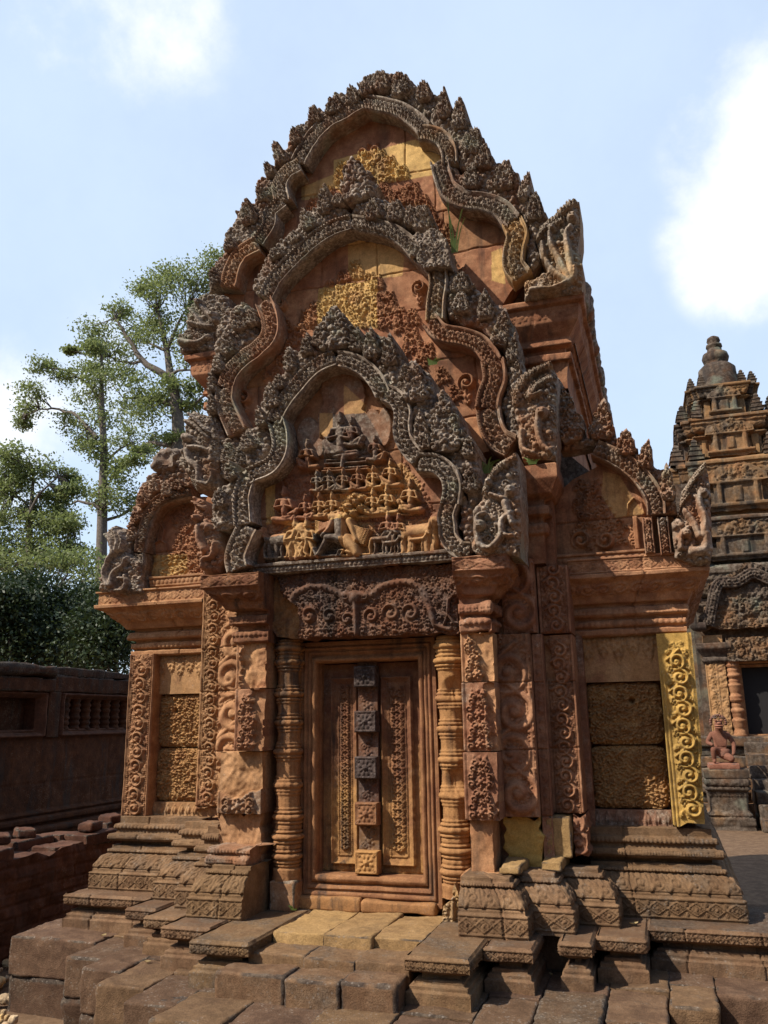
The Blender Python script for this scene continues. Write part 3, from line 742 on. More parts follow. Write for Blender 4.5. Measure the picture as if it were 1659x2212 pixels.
r = Rel(yp, .0042, y=.262); r.vine(1.372, 1.478, 1.19, 1.985, .030, False, 1); r.rect(1.340, 1.348, 1.15, 1.85, .008); r.rect(1.356, 1.364, 1.15, 1.85, .006)
r.rect(1.478, 1.484, 1.40, 2.03, .007); r.beads(1.40, 2.02, 1.489, .0035, .006, True); r.wear(.003, 20, 3); r.wear(.002, 6, 3); r.tone(1, -.05, .55); r.T[..., 1] += .3*vnoise(*r.B.shape, 30, 4); r.T[..., 2] += .25*vnoise(*r.B.shape, 45, 5)
r.build('pilaster', MT['ochre'], shrine, .17, 'bright yellow scroll pilaster at the right corner')

# ---- wing cornices and porch capitals
CORN = [(0, 2.036), (.018, 2.042), (.02, 2.064), (0, 2.069), (.004, 2.076), (.02, 2.082, 'bead'), (.02, 2.108), (0, 2.113), (0, 2.126), (.036, 2.132), (.04, 2.140, 'petal'), (.03, 2.172), (.006, 2.177), (.006, 2.192), (.045, 2.197), (.052, 2.206),
        (.075, 2.235, 'fol'), (.135, 2.292), (.168, 2.308), (.180, 2.312), (.182, 2.330), (.164, 2.334), (.164, 2.340, 'diamond'), (.164, 2.398), (.178, 2.402), (.178, 2.412), (-.05, 2.414)]
moulding('cornice', [(-1.632, 2.6), (-1.632, .335), (-1.09, .335)], CORN, MC, shrine, .0045, .009, (.2, -.25, .5), .33, 3, .002)
moulding('cornice', [(.95, .335), (1.47, .335), (1.47, 2.6)], [(p[0]*.78,)+p[1:2]+p[2:] for p in CORN], MC, shrine, .0045, .009, (.1, -.15, .44), .3, 4, .003)
CAP_ = [(0, 2.036), (.02, 2.045), (.02, 2.07, 'bead'), (.022, 2.092), (.0, 2.10), (.0, 2.125), (.035, 2.13, 'petal'), (.035, 2.17), (.008, 2.176), (.008, 2.198), (.05, 2.21), (.075, 2.25, 'fol'), (.13, 2.30), (.145, 2.315, 'diamond'), (.145, 2.38), (-.05, 2.382)]
moulding('capital', [(-.705, .16), (-.705, -.13), (-.525, -.13)], CAP_, MT['door'], shrine, .0045, .011, (.0, .1, .3), 0, 5, .006, ends=(0, 1))
moulding('capital', [(.464, -.13), (.60, -.13), (.60, .16)], [(p[0]*.85,)+p[1:] for p in CAP_], MC, shrine, .0045, .011, (.0, -.2, .42), 0, 6, .010, ends=(1, 0), label='broken capital on the right of the lintel')

# ---- lintel
r = Rel(rough(np.array([(-.50, 2.068), (-.39, 2.052), (.45, 2.042), (.456, 2.375), (-.566, 2.405), (-.56, 2.16)]), .004, .03, 2), .0042, y=-.10)
r.foliage(.034, .026, rectp(-.50, .45, 2.05, 2.40), pi/2, 1.1, 3); r.foliage(.018, .016, rectp(-.50, .45, 2.05, 2.40), pi/2, 1.0, 4)
for x in np.arange(-.36, .44, .055): r.leaf(x, 2.115, .065, .02, -pi/2, .03)
gar = [pl('Q', [p], -.1)[0] for p in ((330, 400), (370, 300), (460, 250), (560, 250), (660, 290), (720, 330), (800, 330), (880, 300), (950, 245), (1060, 215), (1160, 230), (1230, 300), (1260, 380))]
gp, _ = spline(gar, .01)
for a, b in zip(gp[:-1], gp[1:]): r.cap(a, b, .018, .018, .020, .006)
for i, p in enumerate(gp[::3]): r.rosette(p[0], p[1], .017, .036, 6)
for k, p in enumerate(((470, 440, 62), (600, 440, 55), (720, 460, 45), (875, 440, 58), (1005, 420, 70), (1135, 420, 68))):
    c = pl('Q', [p[:2], (p[0]+p[2], p[1])], -.1); R = abs(c[1][0]-c[0][0])
    w = r.win(c[0][0], c[0][1], R*1.1); sl, x, y = w; r.M[sl] *= np.clip((np.hypot(x, y)/R-.7)*4, .15, 1)
    r.curl(c[0][0], c[0][1], R, .030, 1 if k > 2 else -1, pi/2, 1.25); r.rosette(c[0][0], c[0][1], R*.45, .034, 6); r.leaf(c[0][0]+(.3 if k > 2 else -.3)*R, c[0][1]-R, R*2.4, R*.3, pi/2, .02)
c = pl('Q', [(770, 320), (780, 560), (700, 300), (845, 300)], -.1)
r.cap(c[0], c[1], .018, .012, .04); r.cap(c[0], c[0], .04, .04, .045); r.cap(c[2], c[3], .02, .02, .04)
for p in ((710, 310), (835, 310)): cc = pl('Q', [p], -.1)[0]; r.curl(*cc, .03, .04, 1, 0)
for v in np.arange(2.13, 2.40, .03): r.rosette(c[0][0], v+.08, .022, .03) if v > 2.2 else r.beads(c[0][0], c[0][0]+.001, v, .02, .03)
for p0, p1, rr in (((1390, 340), (1385, 430), 14), ((1390, 340), (1430, 300), 8), ((1385, 430), (1360, 500), 12), ((1385, 430), (1430, 490), 12), ((1270, 400), (1300, 500), 30), ((1300, 500), (1400, 530), 22), ((1395, 330), (1395, 330), 16)):
    a = pl('Q', [p0, p1], -.1); r.cap(a[0], a[1], rr*.0006, rr*.00055, .04)
bm = inpoly(r.u[None]+0*r.B, r.v[:, None]+0*r.B, rough(pl('Q', [(165, 180), (240, 180), (300, 320), (390, 390), (390, 590), (250, 600), (190, 440)], -.1), .006, .03, 1))
r.M[bm] = 0; r.B[bm] -= .02+.012*vnoise(*r.B.shape, 12, 6)[bm]; r.wear(.006, 10, 2)
r.foliage(.02, .008, None, pi/2, 1, 8); r.tone(.0, .5, .22); r.T[..., 1][bm] = -.5; r.T[..., 0][bm] = .5
r.build('lintel', MT['door'], shrine, .22)

# ---- false door: frame, leaves, stile with bosses, sill
def ring(x0, x1, z0, z1, w, y0, prof, name, mat, T):
    r = Rel(R_(x0, x1, z0, z1), .004, y=y0); r.holes = [R_(x0+w, x1-w, z0+w*1.25, z1-w)]
    X = r.u[None]+0*r.B; Y = r.v[:, None]+0*r.B
    d = np.minimum(np.minimum(X-x0, x1-X), np.minimum((Y-z0)/1.25, z1-Y))/w
    r.B += np.interp(d, [p[0] for p in prof], [p[1] for p in prof]); r.wear(.003, 14, 7); r.wear(.004, 40, 8); r.tone(*T)
    return r.build(name, mat, shrine, .12)
ring(-.425, .298, .80, 2.04, .098, .05, [(0, .03), (.18, .03), (.2, .02), (.24, .02), (.26, .032), (.34, .034), (.40, .03), (.42, .018), (.5, .018), (.52, .028), (.62, .022), (.7, .010), (.74, .010), (.76, .018), (.86, .012), (.9, -.005), (1, -.03)], 'door_frame', MT['door'], (.15, -.05, .55))
ring(-.36, .235, .89, 1.965, .030, .045, [(0, .0), (.1, .018), (.5, .026), (.9, .018), (1, 0)], 'door_moulding', MT['door'], (.2, -.1, .6))
def door_leaf(x0, x1, flip):
    z0, z1 = .93, 1.93
    r = Rel(R_(x0, x1, z0, z1), .0038, y=.10)
    r.B += -.012
    X = r.u[None]+0*r.B; Y = r.v[:, None]+0*r.B
    a0, a1 = (x0+.055, x1-.012) if flip > 0 else (x0+.012, x1-.055)
    d = np.minimum(np.minimum(X-a0, a1-X), np.minimum(Y-(z0+.035), z1-.07-Y))
    r.B += np.interp(d, [-.001, 0, .009, .011, .018, .020, .026, .028, .034], [0, .026, .026, .016, .016, .010, .010, .004, .004])
    bx0, bx1 = a0+.043, a1-.043
    for x in (a0+.036, a1-.036): r.beads(z0+.08, z1-.11, x, .0042, .008, True)
    r.beads(a0+.036, a1-.036, z0+.075, .0042, .008)
    w = bx1-bx0; zz = z0+.10; k = 1
    while zz < z1-.14:
        for sd in (-1, 1):
            r.leaf((bx0+bx1)/2, zz, w*.62, w*.17, pi/2+sd*.9, .020, 2); r.curl((bx0+bx1)/2+sd*w*.32, zz+w*.5, w*.17, .016, sd, 0)
        r.rosette((bx0+bx1)/2, zz+w*.33, w*.16, .018, 6); zz += w*.52
    r.petals(x0+.01, x1-.01, z0+.004, z0+.034, .006, .8)
    r.wear(.002, 16, 4); r.wear(.002, 5, 5)
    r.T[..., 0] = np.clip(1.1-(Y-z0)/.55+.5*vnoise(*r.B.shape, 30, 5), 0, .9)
    r.T[..., 1] = -.1+.45*np.clip((Y-z0)/.7, 0, 1)+.3*vnoise(*r.B.shape, 40, 6); r.T[..., 2] = .45-.3*np.clip((Y-z0-.2)/.6, 0, 1)  # upper leaf: shade painted in over its black-brown tone, deepening towards the top
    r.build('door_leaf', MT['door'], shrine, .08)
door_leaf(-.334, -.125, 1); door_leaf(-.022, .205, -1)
r = Rel(R_(-.125, -.022, .925, 1.94), .004, y=.075)
for k, v in enumerate(np.arange(.94, 1.93, .058)): r.rosette(-.0735, v+.02, .03, .012, 6); r.curl(-.0735+(.022 if k % 2 else -.022), v, .02, .008, 1)
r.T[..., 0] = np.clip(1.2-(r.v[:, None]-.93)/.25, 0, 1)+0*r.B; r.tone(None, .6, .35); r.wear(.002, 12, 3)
stile = r.build('door_stile', MT['door'], shrine, .06)
for k, zc in enumerate((.985, 1.205, 1.42, 1.64, 1.86)):
    r = Rel(R_(-.131, -.016, zc-.052, zc+.052), .0036, y=.028)
    X = r.u[None]+.0735+0*r.B; Y = r.v[:, None]-zc+0*r.B; d = np.minimum(.0575-np.abs(X), .052-np.abs(Y))
    r.B += np.interp(d, [0, .002, .006, .008], [-.004, .004, .004, 0]); r.rosette(-.0735, zc, .040, .012, 8); r.rosette(-.0735, zc, .016, .018, 3)
    for sx in (-1, 1):
        for sz in (-1, 1): r.leaf(-.0735+sx*.05, zc+sz*.045, .03, .009, atan2(-sz, -sx), .007)
    r.beads(-.12, -.03, zc+.044, .003, .005); r.beads(-.12, -.03, zc-.044, .003, .005)
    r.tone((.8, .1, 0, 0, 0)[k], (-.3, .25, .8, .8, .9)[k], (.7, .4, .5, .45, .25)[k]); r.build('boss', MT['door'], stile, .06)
block('door_sill', MT['door'], shrine, -.415, -.09, -.015, .2, .772, .832, T=(.5, -.2, .6), r=.012, amp=.004, seed=2)
block('door_sill', MT['door'], shrine, -.086, .275, -.022, .2, .772, .828, T=(.4, -.2, .55), r=.014, amp=.005, seed=5)

# ---- colonettes
def colonette(cx, cy, z0, z1, T, seed, broken=False):
    def bump(z, c, w, a): return a*np.sqrt(np.clip(1-((z-c)/w)**2, 0, 1))
    z = np.arange(z0, z1, .0045); rr = np.full(len(z), .058)
    for c, k in ((z0+.11, 1.2), (z0+.20, 1.25), (z0+.29, 1.1), (z0+.44, .8), (z0+.60, .9), (z0+.74, .8), (z0+.88, 1.0), (z1-.12, 1.1), (z1-.05, 1.2)):
        for o, w, a in ((0, .016, .020), (.024, .008, .012), (-.024, .008, .012), (.040, .006, .007), (-.040, .006, .007)): rr = np.maximum(rr, .058+bump(z, c+o, w, a*k))
    rr = np.maximum(rr, np.where(z < z0+.055, .072, 0))
    V, Q, TT = lathe_geo(np.c_[rr, z], (cx, cy, 0), 64, (0, 0, .5), .45)
    n = len(z); Zi = np.repeat(z, 64); A = np.tile(np.linspace(0, 2*pi, 64, endpoint=False), n)
    d = V[:, :2]-np.array([cx, cy]); rad = np.linalg.norm(d, axis=1); u = d/rad[:, None]
    tex = .0025*np.maximum(0, np.sin(A*16))*(np.sin(Zi*2*pi/.011) > 0)+.005*np.maximum(0, np.cos(A*12))*np.clip(1-np.abs(((Zi-z0-.07) % .15)-.075)/.03, 0, 1)
    off = tex+.003*n3(V, 20)+.0015*n3(V, 60)
    if broken:
        for az, bz, rb, dp in ((-.5, 1.77, .075, .04), (-.6, 1.36, .07, .035)):
            ang = np.arctan2(np.sin(A-(-pi/2+az+.9)), np.cos(A-(-pi/2+az+.9)))
            off -= dp*np.clip(1.5*(1-np.hypot(ang*.06/.07, (Zi-bz)/rb)), 0, 1)
    V[:, :2] += u*off[:, None]
    T_ = np.tile(np.array(T, float), (len(V), 1)); T_[:, 0] += .4*n3(V, 3); T_[:, 1] += .25*n3(V+3, 5)
    mk('colonette', V, Q, MT['door'], shrine, T_)
colonette(-.47, .0, .90, 2.06, (.25, -.05, .6), 1)
colonette(.378, .0, .86, 2.04, (.5, -.05, .62), 2, True)
block('colonette_base', MC, shrine, -.535, -.40, -.075, .06, .765, .905, T=(.2, .1, .5), r=.012, amp=.006)
r = Rel(rough(np.array([(.325, .765), (.44, .765), (.435, .84), (.415, .86), (.39, .935), (.365, .86), (.335, .84)]), .003, .02, 3), .0038, y=-.105)
r.flame(.382, .77, .10, .15, pi/2, .018); r.cap((.382, .80), (.382, .86), .012, .009, .03); r.cap((.382, .876), (.382, .876), .01, .01, .032); r.tone(.6, .15, .6); r.wear(.004, 8, 2)
r.build('colonette_base', MC, shrine, .16)

# ================================================================== PEDIMENTS (parts of the shrine; their carved pieces are sub-parts)
def pxw(c, p, w, y):
    a = pl(c, [p, (p[0]+w, p[1])], y); return abs(a[1][0]-a[0][0])
def bands(ped, y, lst, T, mat=MX, depth=.10):
    for k, (c, pts, w, *m) in enumerate(lst):
        P = pl(c, pts, y); ww = pxw(c, pts[len(pts)//2], w, y)
        m = m[0] if m else {}
        arch_band('arch_band', P, ww, y, m.get('mat', mat), ped, depth=m.get('depth', depth), T=m.get('T', T), seed=k*13+int(abs(y)*100))
def crests(ped, y, lst, T, cen, size=.05, depth=.12):
    for k, (c, pts) in enumerate(lst):
        P = rough(pl(c, pts, y), .006, .03, k)
        r = Rel(P, .0042, y=y)
        X = r.u[None]+0*r.B; Y = r.v[:, None]+0*r.B
        _, _, dd = nearest(X, Y, P)
        r.B += .025*np.clip(dd/.035, 0, 1)**.5-.012
        ang = lambda u, v: atan2(v-cen[1], u-cen[0])
        r.foliage(size*.66, .046, P, ang, 1.0, k+3, .66)
        r.wear(.010, 26, k); r.tone(*T); r.T[..., 1] += .2*vnoise(*r.B.shape, 40, k+4); r.T[..., 2] += .2*vnoise(*r.B.shape, 25, k+5)
        r.build('crest', MX, ped, depth)
def leaves(ped, y, lst, T, depth=.16):
    for k, (c, b, t, w) in enumerate(lst):
        P = pl(c, [b, t], y); flame_leaf(P[0], P[1], pxw(c, b, w, y), y, ped, MX, depth, T=T, seed=k)
def naga(ped, c, poly, caps, y, T, depth=.16, name='naga', mat=MX, heads=(), label=None):
    P = rough(pl(c, poly, y), .004, .03, 1); r = Rel(P, .0042, y=y)
    r.foliage(.034, .036, P, pi/2, 1.1, 5, .4)
    X = r.u[None]+0*r.B; Y = r.v[:, None]+0*r.B; _, _, dd = nearest(X, Y, P); r.B += .03*np.clip(dd/.03, 0, 1)**.5-.03
    for cp in caps:
        pts, w0, w1 = cp
        if w0 < 0:
            G, s = spline(pl(c, pts, y), .01); R0 = pxw(c, pts[0], -w0, y)
            for i in range(0, len(G), max(1, int(R0*1.3/.01))):
                a_ = atan2(*(G[min(i+1, len(G)-1)]-G[max(i-1, 0)])[::-1]); r.curl(G[i][0], G[i][1], R0, .055, 1, a_); r.leaf(G[i][0], G[i][1], R0*2.6, R0*.7, a_+pi/2*w1, .05); r.leaf(G[i][0], G[i][1], R0*2.0, R0*.5, a_+pi/2*w1-.7, .045)
            continue
        Q = pl(c, pts, y); a, b = pxw(c, pts[0], w0, y), pxw(c, pts[0], w1, y)
        G, s = spline(Q, .006); m = len(G)
        for i in range(m-1):
            f = i/m; rad = (a+(b-a)*f)*.82
            r.cap(G[i], G[i+1], rad*1.15, rad*1.15, .0, .012) if 0 else r.cap(G[i], G[i+1], rad, rad, .056*(1 if i % 4 < 2 else .84))
    for h in heads:
        Q = pl(c, [h[:2]], y)[0]; rad = pxw(c, h[:2], h[2], y)
        r.cap(Q, Q, rad, rad, .075); r.cap(Q+[-rad*.35, rad*.2], Q+[-rad*.35, rad*.2], rad*.22, rad*.22, .085); r.cap(Q+[rad*.35, rad*.2], Q+[rad*.35, rad*.2], rad*.22, rad*.22, .085)
        r.cap(Q+[-rad*.4, -rad*.35], Q+[rad*.4, -rad*.35], rad*.18, rad*.18, .08)
    r.wear(.005, 9, 3); r.tone(*T); r.T[..., 1] += .2*vnoise(*r.B.shape, 30, 4)
    return r.build(name, mat, ped, depth, label)
def tympanum(poly, y, label, carve, T, zj, us=None, mat=MR, oc=.12, res=.0045):
    r = Rel(poly, res, y=y); r.wear(.006, 40, 3)
    r.joints(zj, us, .012, .006, True, 5, oc); r.T[..., 1] += T[1]; r.T[..., 0] += T[0]; r.T[..., 2] += T[2]-.5
    carve(r); r.wear(.002, 7, 9)
    return r.build('pediment', mat, shrine, .12, label)

# ---------------- top pediment
YT = .26
tp = np.vstack([pl('A', [(905, 300), (720, 390), (600, 530), (500, 640), (440, 760), (430, 880), (380, 1000), (220, 1120), (150, 1320), (60, 1420)], YT+.09), pl('B', [(150, 330), (300, 560)], YT+.09), pl('C', [(200, 1100), (420, 900), (540, 700), (600, 620), (590, 480), (600, 380), (480, 280), (340, 250), (240, 130)], YT+.09),
                pl('A', [(1390, 640), (1380, 520), (1240, 430), (1150, 350)], YT+.09)])
def carve_top(r):
    y = YT+.09
    r.tone(1, -.5, .62, pl('A', [(740, 610), (1190, 495), (1330, 560), (1330, 640), (1290, 690), (980, 750), (940, 900), (740, 760)], y))
    r.tone(.75, -.4, .6, pl('A', [(560, 760), (740, 690), (740, 780), (640, 830), (560, 830)], y))
    r.tone(0, -.5, .62, pl('A', [(690, 520), (900, 380), (1080, 370), (1080, 520), (1000, 550), (700, 610)], y))
    r.tone(0, -.3, .35, pl('A', [(1085, 380), (1190, 450), (1190, 490), (1085, 520)], y))
    r.tone(0, -.2, .5, pl('A', [(960, 750), (1290, 700), (1340, 890), (1290, 910), (1270, 860), (1000, 830)], y))
    r.tone(1, -.4, .6, pl('C', [(450, 640), (450, 500), (500, 480), (520, 660)], y))
    for b, t, w in (((940, 760), (935, 490), 190), ((1060, 740), (1040, 570), 110), ((1120, 720), (1120, 625), 70), ((860, 760), (850, 620), 110), ((1160, 860), (1180, 720), 110), ((1240, 880), (1240, 790), 60), ((1020, 840), (1010, 740), 110), ((1340, 1020), (1310, 920), 60), ((1370, 1080), (1370, 950), 70), ((1000, 740), (985, 520), 120), ((790, 740), (790, 600), 90), ((700, 860), (720, 740), 80), ((620, 900), (640, 800), 70), ((1280, 960), (1275, 860), 70), ((1110, 860), (1100, 760), 90)):
        P = pl('A', [b, t], y); d = P[1]-P[0]; r.flame(P[0][0], P[0][1], pxw('A', b, w, y), np.linalg.norm(d), atan2(d[1], d[0]), .034)
    P = pl('C', [(170, 300), (250, 500), (330, 620), (240, 640)], y); r.foliage(.03, .02, P, pi/2, 1.1, 2)
ped = tympanum(tp, YT+.09, 'tall rear pediment rising highest above the others', carve_top, (0, -.3, .55), [3.9, 4.33, 4.62, 4.93], [[], [], [-.3, .35], [-.25, .3], [.12]])
TG = (0, .12, .48)
bands(ped, YT, [('A', [(905, 300), (800, 363), (710, 415), (640, 487), (590, 560), (552, 628)], 98), ('A', [(905, 300), (1020, 318), (1120, 347), (1200, 400), (1245, 445)], 88),
                ('A', [(1225, 470), (1290, 478), (1350, 510), (1380, 570), (1385, 640)], 92, dict(T=(.25, .05, .5))), ('C', [(195, 60), (215, 140), (245, 205), (325, 255), (420, 268), (500, 300), (555, 360)], 98),
                ('C', [(555, 360), (578, 420), (562, 500), (560, 570), (600, 625)], 112, dict(T=(.6, -.1, .5))),
                ('A', [(560, 650), (490, 690), (450, 760), (465, 850)], 92, dict(T=(.3, .05, .5))), ('A', [(470, 850), (400, 910), (390, 980), (330, 1075)], 84), ('A', [(330, 1085), (245, 1130), (195, 1205), (165, 1315)], 98, dict(T=(.1, -.1, .5)))], TG)
cenT = pl('A', [(900, 760)], YT)[0]
crests(ped, YT+.02, [('A', [(905, 255), (870, 195), (935, 145), (990, 120), (1045, 130), (1150, 145), (1200, 200), (1290, 255), (1350, 235), (1400, 325), (1500, 415), (1560, 510), (1630, 605), (1620, 660), (1440, 660), (1420, 540), (1370, 455), (1300, 420), (1220, 340), (1130, 290), (1030, 275)]),
                     ('A', [(905, 255), (860, 205), (800, 250), (740, 245), (690, 340), (630, 310), (590, 410), (510, 440), (480, 555), (420, 540), (410, 650), (355, 630), (360, 690), (480, 640), (560, 540), (620, 450), (700, 380), (800, 335)]),
                     ('A', [(310, 740), (350, 700), (480, 680), (460, 760), (400, 850), (420, 900), (390, 1000), (300, 1090), (210, 1100), (120, 1320), (40, 1345), (75, 1210), (135, 1130), (140, 1040), (205, 930), (245, 835), (300, 855), (335, 790)]),
                     ('C', [(250, 90), (330, 120), (470, 60), (540, 55), (580, 150), (650, 205), (700, 270), (735, 355), (690, 390), (660, 450), (690, 540), (650, 600), (620, 540), (640, 420), (600, 310), (500, 250), (330, 235), (270, 180)])], TG, cenT)
leaves(ped, YT-.03, [('A', (395, 690), (348, 592), 60), ('A', (455, 620), (402, 490), 75), ('A', (540, 520), (510, 402), 70), ('A', (640, 400), (614, 262), 85), ('A', (745, 350), (735, 222), 115), ('A', (850, 300), (838, 198), 80), ('A', (925, 250), (930, 130), 100), ('A', (1010, 230), (1000, 98), 95),
                      ('A', (1115, 250), (1105, 116), 120), ('A', (1240, 275), (1243, 106), 95), ('A', (1345, 370), (1355, 198), 85), ('A', (1430, 430), (1435, 268), 95), ('A', (1500, 570), (1525, 405), 120), ('A', (1560, 650), (1590, 500), 110),
                      ('C', (350, 190), (360, 80), 90), ('C', (510, 190), (515, 50), 130), ('C', (600, 240), (622, 112), 60), ('C', (660, 340), (682, 212), 100), ('A', (350, 830), (312, 735), 60), ('A', (270, 960), (252, 820), 90), ('A', (170, 1110), (165, 1000), 70), ('A', (90, 1300), (75, 1200), 60)], TG, .22)
naga(ped, 'C', [(610, 640), (610, 735), (895, 695), (900, 600), (888, 510), (872, 500), (885, 360), (880, 245), (820, 248), (760, 330), (690, 388), (670, 450), (690, 530), (730, 590), (660, 630)],
     [([(830, 660), (760, 610), (715, 545), (700, 470)], 24, 16), ([(840, 650), (790, 560), (745, 470), (740, 420)], 26, 18), ([(850, 640), (835, 540), (820, 430), (840, 390)], 30, 20), ([(695, 405), (770, 345), (865, 268)], -20, 1), ([(665, 460), (720, 400), (800, 360)], -13, 1), ([(650, 700), (760, 690), (850, 640), (860, 590)], 22, 14)], YT-.03, (.45, .0, .58), .25, heads=((850, 345, 30), (750, 400, 22)))
naga(ped, 'D', [(655, 485), (655, 375), (700, 335), (715, 225), (765, 150), (840, 110), (960, 130), (985, 250), (960, 310), (880, 360), (870, 475)],
     [([(870, 340), (800, 330), (730, 310)], 20, 14), ([(900, 300), (840, 240), (780, 180)], 28, 16), ([(820, 330), (770, 260), (740, 230)], 18, 14), ([(680, 430), (780, 440), (860, 400)], 26, 20)], YT-.03, (0, .25, .55), .25, heads=((800, 190, 24), (890, 270, 26)))
# cornice under the rear pediment, turning back along both sides
CT = [(.0, 3.40), (.0, 3.47), (.012, 3.555), (.03, 3.56, 'petal'), (.03, 3.60), (.0, 3.605), (.0, 3.64), (.04, 3.65), (.03, 3.69), (.09, 3.765), (.092, 3.775, 'diamond'), (.098, 3.85), (.125, 3.86), (.13, 3.89), (-.05, 3.895)]
moulding('upper_cornice', [(.55, .39), (1.0, .39), (1.0, 2.7)], CT, MR, shrine, .009, .010, (0, -.15, .42), .4, 8)
moulding('upper_cornice', [(-1.2, 2.7), (-1.2, .36), (-.9, .36)], CT, MR, shrine, .009, .010, (0, .0, .5), .4, 9)
moulding('pilaster_bracket', [(.62, .30), (.62, .07), (.86, .07), (.86, .30)], [(0, 2.38), (0, 2.52), (.02, 2.53), (.02, 2.55, 'bead'), (.02, 2.575), (0, 2.58), (0, 2.61), (.035, 2.62, 'petal'), (.035, 2.66), (.01, 2.67), (.01, 2.70), (.05, 2.72), (.09, 2.79), (.09, 2.86), (-.05, 2.862)], MR, shrine, .006, .008, (0, -.1, .4), 0, 12)
for x0, x1, z1 in ((.60, .90, 2.87), (-1.16, -.70, 3.0)): mk('bracket_wall', *box_geo(x0, x1, .14 if x0 > 0 else .30, .5, 2.30, z1)[:2], MR, shrine, (0, -.1, .4), smooth=False)
mk('nave_wall', *join([box_geo(-1.17, .985, .42, 2.65, 2.3, 3.89)])[:2], MR, shrine, smooth=False)
ant = [block_geo(1.06, 1.15, y, y+.10, 3.88, 4.02, r=.03, amp=.012, seed=k) for k, y in enumerate(np.arange(.4, 2.6, .13))]
mk('eave_antefixes', *join(ant)[:2], MX, shrine, join(ant)[2])

# ---------------- middle pediment
YM = .02
mp = np.vstack([pl('A', [(840, 970), (700, 1030), (570, 1140), (500, 1250), (480, 1340)], YM+.09), pl('B', [(580, 100), (580, 260), (460, 360), (370, 460), (330, 600), (360, 740), (420, 830), (700, 1000), (1500, 950)], YM+.09),
                pl('C', [(350, 1500), (440, 1480), (440, 1350), (430, 1250), (470, 1060), (400, 960), (220, 910), (165, 830), (190, 600)], YM+.09), pl('A', [(1300, 1210), (1180, 1090), (1060, 1010), (950, 975)], YM+.09)])
def carve_mid(r):
    y = YM+.09
    r.tone(1, -.5, .6, pl('A', [(655, 1325), (985, 1270), (985, 1540), (650, 1540)], y)); r.tone(.65, -.3, .6, pl('A', [(820, 1060), (1040, 1030), (1130, 1150), (1120, 1250), (850, 1285), (820, 1220)], y))
    r.tone(0, -.5, .6, pl('A', [(540, 1170), (810, 1050), (810, 1230), (650, 1320), (520, 1320)], y)); r.tone(0, -.2, .35, pl('A', [(1140, 1250), (1260, 1240), (1250, 1530), (1200, 1400)], y))
    r.foliage(.034, .03, pl('A', [(660, 1330), (985, 1275), (985, 1530), (655, 1530)], y), pi/2, 1.0, 7)
    for c, b, t, w in (('A', (920, 1430), (900, 1330), 150), ('A', (640, 1530), (635, 1370), 90), ('A', (1040, 1530), (1035, 1310), 130), ('A', (1110, 1530), (1105, 1410), 80), ('A', (860, 1270), (855, 1150), 90), ('A', (940, 1275), (945, 1230), 60), ('A', (790, 1290), (780, 1210), 60), ('A', (720, 1310), (720, 1270), 50), ('A', (590, 1530), (585, 1420), 70), ('A', (1180, 1530), (1170, 1420), 70), ('A', (980, 1330), (975, 1240), 80), ('B', (1480, 420), (1480, 300), 80), ('B', (1220, 130), (1210, -20), 90), ('B', (680, 200), (675, 100), 60), ('B', (640, 400), (640, 320), 60),
                       ('B', (1300, 170), (1290, 0), 120), ('B', (1440, 330), (1420, 150), 120), ('B', (1520, 360), (1530, 240), 80), ('B', (1370, 200), (1360, 40), 90), ('B', (760, 280), (740, 120), 90), ('B', (700, 320), (690, 220), 70), ('C', (220, 1150), (190, 1060), 70), ('C', (290, 1230), (250, 1150), 60), ('B', (620, 480), (610, 400), 70), ('B', (560, 480), (545, 440), 50)):
        P = pl(c, [b, t], y); d = P[1]-P[0]; r.flame(P[0][0], P[0][1], pxw(c, b, w, y), np.linalg.norm(d), atan2(d[1], d[0]), .03)
    for c, p, w in (('A', (1215, 1325), 45), ('B', (640, 45), 40), ('A', (455, 1425), 40), ('B', (425, 600), 50), ('C', (330, 1150), 50), ('B', (1240, 640), 40)):
        Q = pl(c, [p], y)[0]; R0 = pxw(c, p, w, y); r.curl(Q[0], Q[1], R0, .045, 1, 0); r.leaf(Q[0], Q[1]-R0*2.2, R0*2, R0*.5, pi/2, .03)
ped = tympanum(mp, YM+.09, 'middle pediment between the front one and the rear one', carve_mid, (0, -.35, .55), [3.20, 3.55, 3.86, 4.12, 4.36], [[], [-.75, .55], [-.7, .5], [-.2, .35], [-.35, .0, .3], [-.07]])
TM = (0, .18, .48)
bands(ped, YM, [('A', [(838, 965), (740, 1000), (640, 1065), (560, 1135), (490, 1205), (425, 1280), (375, 1375)], 98), ('A', [(840, 965), (950, 982), (1060, 1012), (1140, 1060), (1195, 1120), (1250, 1170), (1300, 1215)], 88, dict(T=(.0, .2, .5))),
                ('A', [(1312, 1205), (1322, 1300), (1308, 1400), (1303, 1500)], 108, dict(T=(.45, .0, .55))), ('C', [(185, 575), (192, 680), (178, 760), (172, 850)], 92, dict(T=(.5, -.1, .55))) if 0 else
                ('C', [(150, 845), (210, 905), (305, 925), (390, 955), (440, 1010), (462, 1050)], 96, dict(T=(0, -.2, .42))), ('C', [(458, 1040), (468, 1130), (442, 1210), (432, 1275)], 124, dict(T=(0, -.25, .42))), ('C', [(435, 1275), (447, 1350), (485, 1425), (548, 1460)], 128, dict(T=(.05, -.1, .45))),
                ('B', [(545, 15), (582, 120), (580, 220), (515, 300), (420, 372), (350, 450), (318, 535)], 112, dict(T=(0, -.1, .45))), ('B', [(318, 535), (312, 620), (340, 700), (385, 800)], 118, dict(T=(.05, .0, .5)))], TM)
cenM = pl('B', [(960, 600)], YM)[0]
